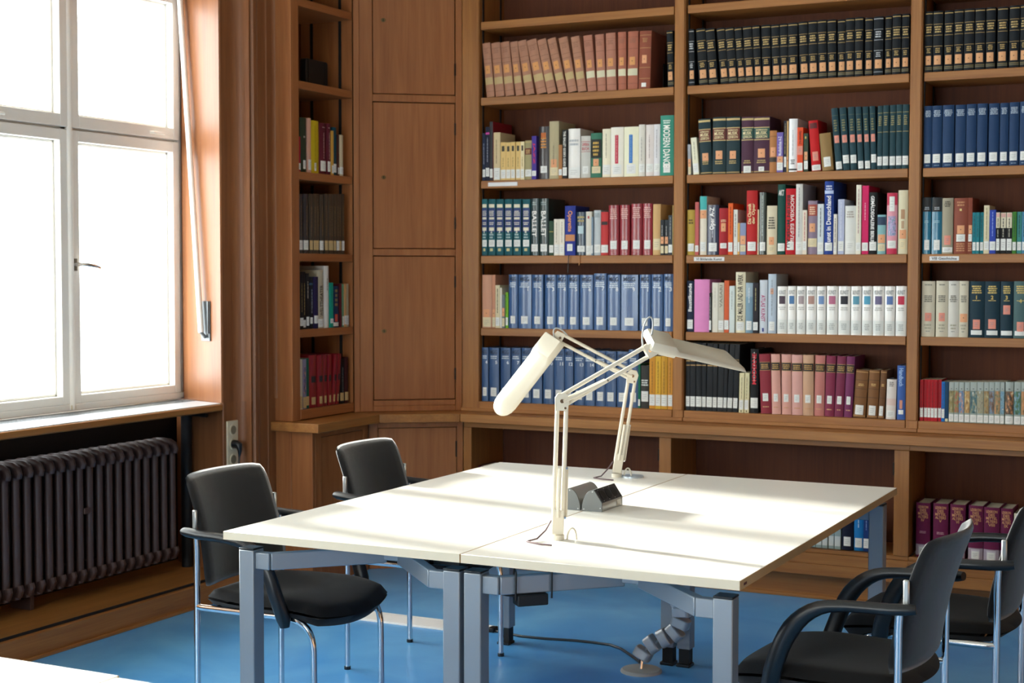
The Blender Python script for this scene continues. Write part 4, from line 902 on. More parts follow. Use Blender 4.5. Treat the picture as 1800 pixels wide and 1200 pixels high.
(-1783.7, 41.6, 332, 0, '#1f3f8f', '', 'tall blue book with white lettering', 'G:.88:.95:2:#d0d8f0:.7 B:.83:.875:#b8c8e8 T:.12:.8:#f4f4f8:u:Kunst_in_Deutschland L:.05:.16:.8:w'),
(-1739.6, 15.8, 182, 0, '#e0ddd4', '', 'short narrow white book', 'V:.3:.9:#404040 L:.05:.2:.95:w'),
(-1721.3, 29.2, 249, 0, '#b8c0dc', '', 'pale lavender book', 'V:.3:.95:#d8dcec L:.06:.24:.85:w'),
(-1689.8, 50.2, 219, 0, '#dfe0dc', '', 'broad white book with grey print', 'G:.75:.9:3:#b0a8a0:.7 L:.08:.28:.8:w'),
(-1637.8, 22.8, 312, 0, '#e4e0d0', '', 'tall narrow cream book', 'V:.3:.95:#b08888 L:.05:.17:.95:w'),
(-1613.1, 30.5, 308, 0, '#cf2462', '', 'tall magenta book', 'V:.5:.75:#f0a8c0 L:.05:.17:.9:w'),
(-1580.8, 37.0, 278, 0, '#151517', '', 'black book with white lettering', 'T:.17:.94:#f4f4f4:d:GEMÄLDEGALERIE_BERLIN L:.06:.2:.85:w'),
(-1542.1, 37.4, 176, 0, '#86b5ba', '', 'short turquoise book with navy patch', 'B:.74:.95:#1f3a58 L:.28:.5:.85:o L:.08:.26:.85:c'),
(-1500.6, 46.0, 273, 0, '#dc9aa8', '', 'pink patterned book with crimson ends', 'B:0:.09:#c02048 B:.8:1:#c02048 L:.7:.94:.5:w P:.5:.62:.7:#b8a8d0 P:.3:.5:.8:#e8b8b8 L:.1:.22:.8:w'),
(-1451.1, 42.6, 284, 0, '#d8d1b4', '', 'cream book with brown drawing', 'P:.55:.7:.4:#b08a68 P:.4:.52:.3:#b89878 L:.24:.38:.7:o L:.08:.22:.6:c'),
]),
('M5', 1.212, [
(-2444.5, 34.9, 243, 0, '#1c2840', '', 'navy book with white lettering', 'T:.4:.95:#f4f4f4:u:Baustilkunde L:.06:.24:.8:w'),
(-2406.9, 74.9, 250, 0, '#e08cc4', '', 'broad plain pink folder', ''),
(-2330.0, 11.2, 186, 0, '#1c1c1c', '', 'thin black book', 'V:.3:.9:#c8c8c8 L:.06:.3:.95:w'),
(-2317.5, 29.6, 235, 0, '#e1ddd0', '', 'off-white book', 'V:.5:.9:#c8c4b8'),
(-2285.9, 27.5, 235, 0, '#c6c2b2', '', 'grey-beige book', 'T:.5:.95:#8a8678:u:VASARI L:.05:.24:.95:w'),
(-2256.5, 23.5, 245, 0, '#d0603a', '', 'burnt orange book', 'L:.06:.24:.95:w'),
(-2231.0, 26.0, 220, 0, '#d3dcda', '', 'pale green-grey book', 'V:.5:.9:#a8b0ae'),
(-2203.0, 47.9, 285, 0, '#e6dfc4', '', 'tall cream book with black lettering', 'T:.2:.96:#201c18:u:DIE_MALER_UND_IHR_WERK L:.04:.18:.8:w'),
(-2152.6, 34.8, 235, 0, '#7d9cb0', '', 'grey-blue book', 'B:.72:1:#9ab0be V:.6:.9:#d8e0e4 L:.06:.24:.75:w'),
(-2115.9, 25.6, 234, 0, '#26232b', '', 'narrow black book', 'V:.45:.9:#a8a070 L:.06:.22:.9:w'),
(-2087.0, 37.7, 248, 0, '#cfd6e0', '', 'white book with pink lettering', 'T:.22:.72:#b03a70:d:ATLAS_KUNST P:.03:.1:.25:#30408a'),
(-2044.9, 38.1, 276, 0, '#b9c7d6', '', 'tall pale blue book with orange sticker', 'V:.3:.9:#8894a0 L:.66:.76:.35:o L:.05:.2:.7:w'),
(-2000.5, 46.7, 219, 0, '#eceae6', 'kun', 'white art volume with small picture square', 'T:.83:.92:#a0a4a4:h:KUNST P:.63:.8:.62:#4a3a48'),
(-1951.3, 38.9, 220, 0, '#eceae6', 'kun', 'white art volume with small picture square', 'T:.83:.92:#a0a4a4:h:KUNST P:.63:.8:.62:#4a78a8'),
(-1908.6, 41.8, 220, 0, '#eceae6', 'kun', 'white art volume with small picture square', 'T:.83:.92:#a0a4a4:h:KUNST P:.63:.8:.62:#a8989c'),
(-1863.7, 46.5, 220, 0, '#eceae6', 'kun', 'white art volume with small picture square', 'T:.83:.92:#a0a4a4:h:KUNST P:.63:.8:.62:#b08a80'),
(-1814.2, 41.3, 220, 0, '#eceae6', 'kun', 'white art volume with small picture square', 'T:.83:.92:#a0a4a4:h:KUNST P:.63:.8:.62:#7090c0'),
(-1768.6, 50.2, 221, 0, '#eceae6', 'kun', 'white art volume with small picture square', 'T:.83:.92:#a0a4a4:h:KUNST P:.63:.8:.62:#b86a88'),
(-1715.3, 54.7, 221, 0, '#eceae6', 'kun', 'white art volume with small picture square', 'T:.83:.92:#a0a4a4:h:KUNST P:.63:.8:.62:#1c1c28'),
(-1657.0, 46.5, 221, 0, '#eceae6', 'kun', 'white art volume with small picture square', 'T:.83:.92:#a0a4a4:h:KUNST P:.63:.8:.62:#5a98b0'),
(-1606.9, 46.2, 222, 0, '#eceae6', 'kun', 'white art volume with small picture square', 'T:.83:.92:#a0a4a4:h:KUNST P:.63:.8:.62:#50a0c0'),
(-1558.4, 50.6, 222, 0, '#eceae6', 'kun', 'white art volume with small picture square', 'T:.83:.92:#a0a4a4:h:KUNST P:.63:.8:.62:#6a6488'),
(-1504.8, 45.5, 222, 0, '#eceae6', 'kun', 'white art volume with small picture square', 'T:.83:.92:#a0a4a4:h:KUNST P:.63:.8:.62:#5a78b0'),
(-1455.7, 47.2, 223, 0, '#eceae6', 'kun', 'white art volume with small picture square', 'T:.83:.92:#a0a4a4:h:KUNST P:.63:.8:.62:#c02848'),
]),
('M6', 0.837, [
(-2444.5, 20.2, 321, 0, '#1f2226', 'blw', 'slim black volume with white label', ''),
(-2422.9, 26.1, 322, 0, '#1f2226', 'blw', 'slim black volume with white label', ''),
(-2395.5, 30.6, 323, 0, '#1f2226', 'blw', 'slim black volume with white label', ''),
(-2362.9, 19.9, 323, -1, '#1f2226', 'blw', 'slim black volume with white label', ''),
(-2341.7, 29.1, 322, 4, '#1f2226', 'blw', 'slim black volume with white label', ''),
(-2310.6, 21.1, 321, 3, '#1f2226', 'blw', 'slim black volume with white label', ''),
(-2287.6, 28.2, 322, 7, '#1f2226', 'blw', 'slim black volume with white label', ''),
(-2258.0, 17.0, 321, 8, '#1f2226', 'blw', 'slim black volume with white label', ''),
(-2239.0, 24.8, 321, 12, '#1f2226', 'blw', 'slim black volume with white label', ''),
(-2210.9, 23.0, 321, 10.0, '#1f2226', 'blw', 'slim black volume with white label', ''),
(-2180.4, 23.2, 187, 3.0, '#e2dab0', 'crm', 'cream booklet of a pair', ''),
(-2155.7, 22.6, 188, 2, '#e2dab0', 'crm', 'cream booklet of a pair', ''),
(-2126.7, 38.6, 301, 0, '#14161a', '', 'black book with red lettering', 'T:.45:.93:#e02838:u:MODERNE V:.5:.95:#d8d8d8 L:.08:.24:.9:w'),
(-2074.6, 53.0, 280, -12, '#8c2f3c', 'prop', 'dark red volume with black title band', ''),
(-2020.3, 42.5, 280, -8, '#d9a397', 'prop', 'salmon volume with black title band', ''),
(-1975.3, 45.4, 280, -4, '#d9a397', 'prop', 'salmon volume with black title band', ''),
(-1926.7, 50.1, 279, -4, '#d8a59c', 'prop', 'salmon volume with black title band', ''),
(-1874.7, 49.8, 280, -2, '#c9a184', 'prop', 'tan volume with black title band', ''),
(-1823.1, 46.4, 279, 3, '#c07b74', 'prop', 'dusty rose volume with black title band', ''),
(-1774.2, 43.6, 279, 7, '#83304c', 'prop', 'wine red volume with black title band', ''),
(-1728.2, 40.9, 279, 11, '#7a2e4c', 'prop', 'wine red volume with black title band', ''),
(-1683.6, 37.1, 279, 11, '#74315c', 'prop', 'purple volume with black title band', ''),
(-1644.7, 56.8, 220, 14, '#7d5532', 'brn', 'worn brown leather volume', ''),
(-1580.7, 47.9, 221, 10, '#7d5532', 'brn', 'worn brown leather volume', ''),
(-1529.2, 26.7, 221, 12.0, '#6e4a2e', 'brn', 'narrow worn brown leather volume', ''),
(-1494.0, 43.3, 180, 4, '#e0d8d2', '', 'short white book', 'G:.82:.95:3:#807c78:.5 B:.35:.52:#dcc4bc L:.05:.22:.8:w'),
(-1445.5, 37.0, 243, 0, '#3f62a8', '', 'blue book with white lettering', 'T:.62:.95:#a8c8f0:d:Handbuch P:.2:.36:.35:#d09078 L:.1:.18:.6:w'),
]),
('R2', 2.376, [
(-1342.5, 31.6, 266, 0, '#10161d', 'blk', 'black volume with gold bands', ''),
(-1307.8, 41.0, 265, 0, '#10161d', 'blk', 'black volume with gold bands', ''),
(-1260.7, 38.3, 264, 0, '#10161d', 'blk', 'black volume with gold bands', ''),
(-1218.2, 38.7, 265, 0, '#10161d', 'blk', 'black volume with gold bands', ''),
(-1175.9, 43.0, 265, 0, '#10161d', 'blk', 'black volume with gold bands', ''),
(-1129.0, 40.9, 264, 0, '#10161d', 'blk', 'black volume with gold bands', ''),
(-1085.1, 40.1, 265, 0, '#10161d', 'blk', 'black volume with gold bands', ''),
(-1036.2, 42.7, 263, 0, '#10161d', 'blk', 'black volume with gold bands', ''),
(-987.0, 41.9, 264, 0, '#10161d', 'blk', 'black volume with gold bands', ''),
(-943.1, 34.4, 266, 0, '#10161d', 'blk', 'black volume with gold bands', ''),
(-901.5, 34.7, 266, 0, '#10161d', 'blk', 'black volume with gold bands', ''),
]),
('R3', 1.957, [
(-1342.5, 35.0, 272, 0, '#1c3a60', 'blu', 'navy volume with white label', ''),
(-1306.6, 42.0, 272, 0, '#1c3a60', 'blu', 'navy volume with white label', ''),
(-1262.1, 49.4, 272, 0, '#1c3a60', 'blu', 'navy volume with white label', ''),
(-1209.0, 45.4, 271, 0, '#1c3a60', 'blu', 'navy volume with white label', ''),
(-1161.2, 42.7, 272, 0, '#1c3a60', 'blu', 'navy volume with white label', ''),
(-1115.5, 43.7, 272, 0, '#1c3a60', 'blu', 'navy volume with white label', ''),
(-1067.6, 44.0, 271, 0, '#1c3a60', 'blu', 'navy volume with white label', ''),
(-1020.1, 36.3, 270, 0, '#1c3a60', 'blu', 'navy volume with white label', ''),
(-980.9, 40.2, 271, 0, '#1c3a60', 'blu', 'navy volume with white label', ''),
(-937.7, 43.2, 272, 0, '#1c3a60', 'blu', 'navy volume with white label', ''),
(-891.6, 40.6, 271, 0, '#1c3a60', 'blu', 'navy volume with white label', ''),
]),
('R4', 1.578, [
(-1342.5, 36.2, 249, 0, '#0f6d8c', 'bt', 'blue book with black top', ''),
(-1302.6, 43.1, 248, 0, '#0f6d8c', 'bt', 'blue book with black top', ''),
(-1258.3, 46.8, 245, 0, '#a39c88', '', 'grey-beige book with pink sticker', 'G:.84:.95:4:#3a3830:.6 L:.16:.33:.6:k L:.03:.12:.95:w'),
(-1210.1, 62.0, 244, 0, '#8a4a3a', '', 'broad red-brown book with gold dot', 'G:.85:.95:2:#c08860:.6 P:.77:.81:.15:#e0c880 L:.36:.51:.5:o L:.22:.35:.6:w G:.04:.2:4:#c08860:.7'),
(-1147.0, 18.0, 245, 0, '#84412f', '', 'narrow red-brown book', 'L:.36:.51:.8:o L:.22:.35:.9:w G:.04:.2:4:#c08860:.9'),
(-1128.1, 15.7, 180, 0, '#1d7a86', 'tea', 'thin teal book', ''),
(-1111.8, 14.0, 180, 0, '#1d7a86', 'tea', 'thin teal book', ''),
(-1097.2, 15.9, 180, 0, '#1d7a86', 'tea', 'thin teal book', ''),
(-1080.4, 23.4, 210, 0, '#d9cfae', '', 'cream book', 'V:.3:.95:#a09878 L:.08:.26:.95:w'),
(-1056.1, 26.4, 190, 0, '#2c45a8', '', 'royal blue book', 'V:.4:.95:#8098e0 L:.08:.28:.95:w'),
(-1028.6, 16.6, 180, 0, '#17181b', 'bc', 'black book with cream top', ''),
(-1010.9, 24.3, 179, 0, '#17181b', 'bc', 'black book with cream top', ''),
(-985.2, 23.1, 179, 0, '#17181b', 'bc', 'black book with cream top', ''),
(-960.9, 17.0, 180, 0, '#3f7a2d', 'tea', 'green book', ''),
(-942.5, 19.7, 180, 0, '#3c8a86', 'tea', 'sea-green book', ''),
(-921.5, 16.9, 180, 0, '#4d86a5', 'tea', 'blue-grey book', ''),
(-903.2, 17.7, 179, 0, '#4d86a5', 'tea', 'blue-grey book', ''),
]),
('R5', 1.212, [
(-1342.5, 56.9, 246, 0, '#cfc8b4', 'crs', 'cream volume with pink sticker', 'L:.28:.43:.5:k'),
(-1280.1, 51.9, 247, 0, '#cfc8b4', 'crs', 'cream volume with pink sticker', 'L:.28:.43:.5:k'),
(-1226.8, 45.9, 247, 0, '#d4d1c8', 'crs', 'off-white volume without sticker', ''),
(-1179.7, 39.1, 247, 0, '#cfc8b4', 'crs', 'cream volume with orange sticker', 'L:.27:.42:.8:o'),
(-1139.5, 66.7, 246, 0, '#14323f', 'deu', 'dark blue-green volume with gold lettering', 'T:.68:.75:#d8b860:h:1 L:.15:.32:.45:k'),
(-1071.7, 63.6, 246, 0, '#14323f', 'deu', 'dark blue-green volume with gold lettering', 'T:.68:.75:#d8b860:h:2 L:.16:.33:.5:k'),
(-1005.7, 52.8, 246, 0, '#14323f', 'deu', 'dark blue-green volume, raised pink sticker', 'T:.68:.75:#d8b860:h:3 L:.42:.58:.55:k'),
(-950.6, 57.6, 247, 0, '#4a6668', 'deu', 'grey-green volume with gold lettering', 'T:.62:.69:#c8b060:h:4 L:.12:.29:.5:k'),
]),
('R6', 0.837, [
(-1342.5, 14.6, 183, 0, '#b01522', 'redp', 'thin red paperback', ''),
(-1326.1, 15.1, 184, 0, '#b01522', 'redp', 'thin red paperback', ''),
(-1310.4, 13.9, 184, 0, '#b01522', 'redp', 'thin red paperback', ''),
(-1295.9, 15.3, 185, 0, '#b01522', 'redp', 'thin red paperback', ''),
(-1280.0, 13.9, 185, 0, '#b01522', 'redp', 'thin red paperback', ''),
(-1265.3, 15.0, 186, 0, '#b01522', 'redp', 'thin red paperback', ''),
(-1249.5, 14.4, 177, 0, '#0f6fc0', 'redp', 'thin bright blue book', ''),
(-1234.3, 15.8, 178, 0, '#0f3c5e', '', 'thin dark blue book', 'P:.01:.08:.8:#d8d4b0'),
(-1217.6, 22.0, 177, 0, '#96a39c', 'art', 'grey-green pocket volume with painted scene', 'P:.24:.78:1:#8a7a3c'),
(-1195.0, 19.7, 178, 0, '#96a39c', 'art', 'grey-green pocket volume with painted scene', 'P:.24:.78:1:#a85a34'),
(-1174.5, 22.5, 178, 0, '#96a39c', 'art', 'grey-green pocket volume with painted scene', 'P:.24:.78:1:#6a90b8'),
(-1150.3, 22.7, 179, 0, '#96a39c', 'art', 'grey-green pocket volume with painted scene', 'P:.24:.78:1:#b08850'),
(-1126.8, 29.1, 180, 0, '#96a39c', 'art', 'grey-green pocket volume with painted scene', 'P:.24:.78:1:#3f6f78'),
(-1097.2, 27.6, 181, 0, '#96a39c', 'art', 'grey-green pocket volume with painted scene', 'P:.24:.78:1:#a09a80'),
(-1068.8, 21.6, 182, 0, '#96a39c', 'art', 'grey-green pocket volume with painted scene', 'P:.24:.78:1:#a08048'),
(-1046.6, 22.4, 183, 0, '#96a39c', 'art', 'grey-green pocket volume with painted scene', 'P:.24:.78:1:#7a5c48'),
(-1023.7, 23.7, 184, 0, '#96a39c', 'art', 'grey-green pocket volume with painted scene', 'P:.24:.78:1:#8a8058'),
(-999.5, 17.8, 184, 0, '#96a39c', 'art', 'grey-green pocket volume with painted scene', 'P:.24:.78:1:#80a8b8'),
(-979.2, 34.9, 185, 0, '#96a39c', 'art', 'grey-green pocket volume with painted scene', 'P:.24:.78:1:#5a4a38'),
(-941.8, 28.1, 186, 0, '#96a39c', 'art', 'grey-green pocket volume with painted scene', 'P:.24:.78:1:#4a7a58'),
(-912.9, 17.8, 187, 0, '#96a39c', 'art', 'grey-green pocket volume with painted scene', 'P:.24:.78:1:#a88048'),
(-894.3, 18.3, 188, 0, '#96a39c', 'art', 'grey-green pocket volume with painted scene', 'P:.24:.78:1:#6a7a58'),
]),
('N3', 1.972, [
(5965.1, 16.6, 167, 0, '#a32035', '', 'thin red book', 'L:.06:.24:.9:w'),
(5984.7, 52.6, 259, 0, '#323c2c', '', 'tall dark green book', 'L:.06:.22:.4:w G:.62:.68:1:#b0b0a0:.3'),
(6039.1, 26.6, 261, 0, '#d9a692', '', 'tall narrow pink book', 'L:.05:.24:.9:w'),
(6067.5, 79.6, 254, 0, '#c5ae1e', '', 'broad yellow book', 'V:.1:.9:#8a7a10 L:.05:.2:.2:w'),
(6149.6, 58.6, 249, 0, '#5a1a28', 'mrn', 'maroon book with white lettering', ''),
(6209.4, 32.8, 250, 0, '#5a1a28', 'mrn', 'maroon book with white lettering', ''),
(6243.4, 19.0, 217, 0, '#c79a45', '', 'short thin yellow book', 'L:.04:.22:.95:w'),
(6263.7, 37.1, 237, 0, '#0f4557', '', 'dark teal book', 'L:.06:.24:.7:w'),
(6302.7, 14.1, 203, 0, '#4a2a22', '', 'short dark brown book', 'L:.04:.2:.9:w'),
(6318.8, 37.6, 203, 0, '#cfc3a4', '', 'short cream book', 'L:.04:.22:.9:w'),
]),
('N4', 1.584, [
(5962.1, 45.0, 283, 0, '#2b2a30', 'drk', 'thin dark brown volume in clear wrapping', 'L:.06:.22:1:w'),
(6008.3, 42.2, 285, 0, '#2b2a30', 'drk', 'thin dark brown volume in clear wrapping', 'L:.06:.22:1:w'),
(6051.6, 28.9, 287, 0, '#3a3128', 'drk', 'thin dark brown volume in clear wrapping', 'L:.06:.22:1:t'),
(6081.7, 26.3, 288, 0, '#3a3128', 'drk', 'thin dark brown volume in clear wrapping', 'L:.06:.22:1:t'),
(6109.1, 34.6, 289, 0, '#3a3128', 'drk', 'thin dark brown volume in clear wrapping', 'L:.06:.22:1:t'),
(6144.8, 35.4, 288, 0, '#3a3128', 'drk', 'thin dark brown volume in clear wrapping', 'L:.06:.22:1:w'),
(6181.4, 29.3, 293, 0, '#3a3128', 'drk', 'thin dark brown volume in clear wrapping', 'L:.06:.22:1:t'),
(6211.9, 24.2, 294, 0, '#3a3128', 'drk', 'thin dark brown volume in clear wrapping', 'L:.06:.22:1:t'),
(6237.3, 23.7, 295, 0, '#3a3128', 'drk', 'thin dark brown volume in clear wrapping', 'L:.06:.22:1:t'),
(6262.2, 21.5, 296, 0, '#3a3128', 'drk', 'thin dark brown volume in clear wrapping', 'L:.06:.22:1:t'),
(6284.9, 25.8, 297, 0, '#3a3128', 'drk', 'thin dark brown volume in clear wrapping', 'L:.06:.22:1:w'),
(6311.9, 24.2, 298, 0, '#3a3128', 'drk', 'thin dark brown volume in clear wrapping', 'L:.06:.22:1:t'),
(6337.2, 24.3, 300, 0, '#3a3128', 'drk', 'thin dark brown volume in clear wrapping', 'L:.06:.22:1:w'),
]),
('N5', 1.220, [
(5964.5, 29.8, 276, 0, '#14161c', '', 'black book with gold lettering', 'V:.3:.8:#b09a60 L:.06:.2:.95:w'),
(5995.6, 25.2, 276, 0, '#14161c', '', 'black book with gold lettering', 'V:.25:.8:#b09a60 L:.03:.16:.95:w'),
(6022.0, 25.4, 269, 0, '#1c1c20', '', 'narrow black book', 'V:.55:.85:#d8d0c0 L:.06:.22:.95:w'),
(6049.8, 32.9, 252, 0, '#12161f', '', 'black book with white lettering', 'V:.3:.76:#a8b8d8 B:.84:.88:#2a5068 L:.1:.22:.7:w'),
(6084.0, 43.1, 252, 0, '#241d46', '', 'dark purple book', 'L:.1:.25:.8:w'),
(6129.5, 49.8, 285, 0, '#b9b09a', '', 'beige book with dark lettering', 'T:.2:.74:#4a4238:u:WELTTHEATER L:.02:.16:.9:w'),
(6181.2, 42.9, 305, 0, '#d6d4cf', '', 'tall white book', 'V:.6:.8:#50504e'),
(6226.6, 28.6, 222, 0, '#0c9480', '', 'short turquoise green book', 'L:.1:.2:.95:w'),
(6257.1, 62.4, 204, 0, '#1c3358', '', 'short navy book with red sticker', 'G:.5:.95:4:#8a7a50:.4 L:.14:.32:.4:r L:.03:.12:.9:w'),
(6323.4, 12.3, 216, 0, '#5a1a24', '', 'thin dark red booklet', ''),
(6337.1, 13.7, 215, 0, '#5f8a6a', '', 'thin green booklet', 'L:.04:.25:.9:w'),
(6352.1, 19.6, 216, 0, '#c79a68', '', 'thin orange-tan booklet', 'L:.06:.26:.95:w'),
(6373.7, 27.0, 216, 0, '#b5a98c', '', 'thin beige booklet', 'L:.04:.26:.95:w'),
]),
('N6', 0.836, [
(5962.1, 22.1, 241, 0, '#cdc7b5', '', 'thin cream book', 'L:.02:.26:.95:t'),
(5985.4, 29.5, 240, 0, '#8b88a5', '', 'patterned grey and pink book', 'P:.3:.85:.5:#5a5a90 L:.02:.24:.95:t'),
(6016.7, 27.9, 243, 0, '#0f5a4a', '', 'dark green book', 'L:.06:.24:.95:t'),
(6047.0, 68.1, 255, 0, '#84101f', 'redb', 'broad glossy red volume with black patch', ''),
(6117.5, 51.1, 253, 0, '#84101f', 'redb', 'glossy red volume with black patch', ''),
(6171.1, 37.8, 252, 0, '#84101f', 'redb', 'glossy red volume with black patch', ''),
(6211.5, 29.2, 251, 0, '#84101f', 'redb', 'glossy red volume with black patch', ''),
(6243.2, 31.4, 250, 24, '#84101f', 'redb', 'leaning glossy red volume with black patch', ''),
(6276.6, 22.6, 253, 23.4, '#84101f', 'redb', 'leaning glossy red volume with black patch', ''),
(6323.1, 36.6, 226, 0, '#16161a', '', 'thin black book', 'V:.25:.8:#a8a8a8 L:.06:.24:.9:t'),
(6363.7, 33.0, 231, 0, '#3c1518', '', 'dark maroon book', 'L:.06:.24:.9:t'),
]),
('B2', 0.238, [
(-1876.6, 24.9, 162, 0, '#8fa3a5', 'gry', 'grey-green volume under the table edge', ''),
(-1849.3, 24.9, 163, 0, '#8fa3a5', 'gry', 'grey-green volume under the table edge', ''),
(-1822.0, 25.9, 165, 0, '#8fa3a5', 'gry', 'grey-green volume under the table edge', ''),
(-1793.7, 27.0, 168, 0, '#8fa3a5', 'gry', 'grey-green volume under the table edge', ''),
(-1764.4, 25.8, 170, 0, '#8fa3a5', 'gry', 'grey-green volume under the table edge', ''),
(-1736.3, 25.7, 172, 0, '#8fa3a5', 'gry', 'grey-green volume under the table edge', ''),
(-1708.3, 28.5, 174, 0, '#8fa3a5', 'gry', 'grey-green volume under the table edge', ''),
(-1675.8, 52.0, 189, 0, '#0f1830', '', 'dark navy book', 'G:.72:.8:2:#a0a8b8:.7 L:.1:.32:.6:w'),
(-1620.9, 42.5, 192, 0, '#1876b8', '', 'bright blue book', 'V:.55:.9:#c0e0f8 L:.08:.3:.75:w'),
(-1576.7, 25.7, 195, 0, '#12336e', '', 'narrow dark blue book', 'V:.5:.9:#8098c8 L:.08:.3:.95:w'),
(-1549.3, 25.6, 191, 0, '#a59ba0', '', 'mauve-grey book', 'L:.08:.3:.95:w'),
]),
('B3', 0.234, [
(-1344.0, 61.3, 243, 0, '#6a1a44', 'lex', 'purple volume', 'T:.66:.71:#d89a6a:h:IV'),
(-1269.5, 65.1, 245, 0, '#6a1a44', 'lex', 'purple volume', 'T:.66:.71:#d89a6a:h:V'),
(-1197.3, 65.0, 245, 0, '#6a1a44', 'lex', 'purple volume', 'T:.66:.71:#d89a6a:h:VI'),
(-1118.3, 62.7, 246, 0, '#6a1a44', 'lex', 'purple volume', 'T:.66:.71:#d89a6a:h:VII'),
(-1053.0, 65.9, 243, 0, '#6a1a44', 'lex', 'purple volume', 'T:.66:.71:#d89a6a:h:VIII'),
(-985.0, 51.6, 242, 0, '#6a1a44', 'lex', 'purple volume', 'T:.66:.71:#d89a6a:h:IX'),
(-928.1, 43.9, 224, 0, '#d6cdb4', '', 'cream book', 'G:.8:.9:2:#807860:.6 L:.06:.24:.7:w'),
(-881.1, 38.5, 227, 0, '#c8bfa8', '', 'cream book', 'L:.06:.24:.7:w'),
]),
]
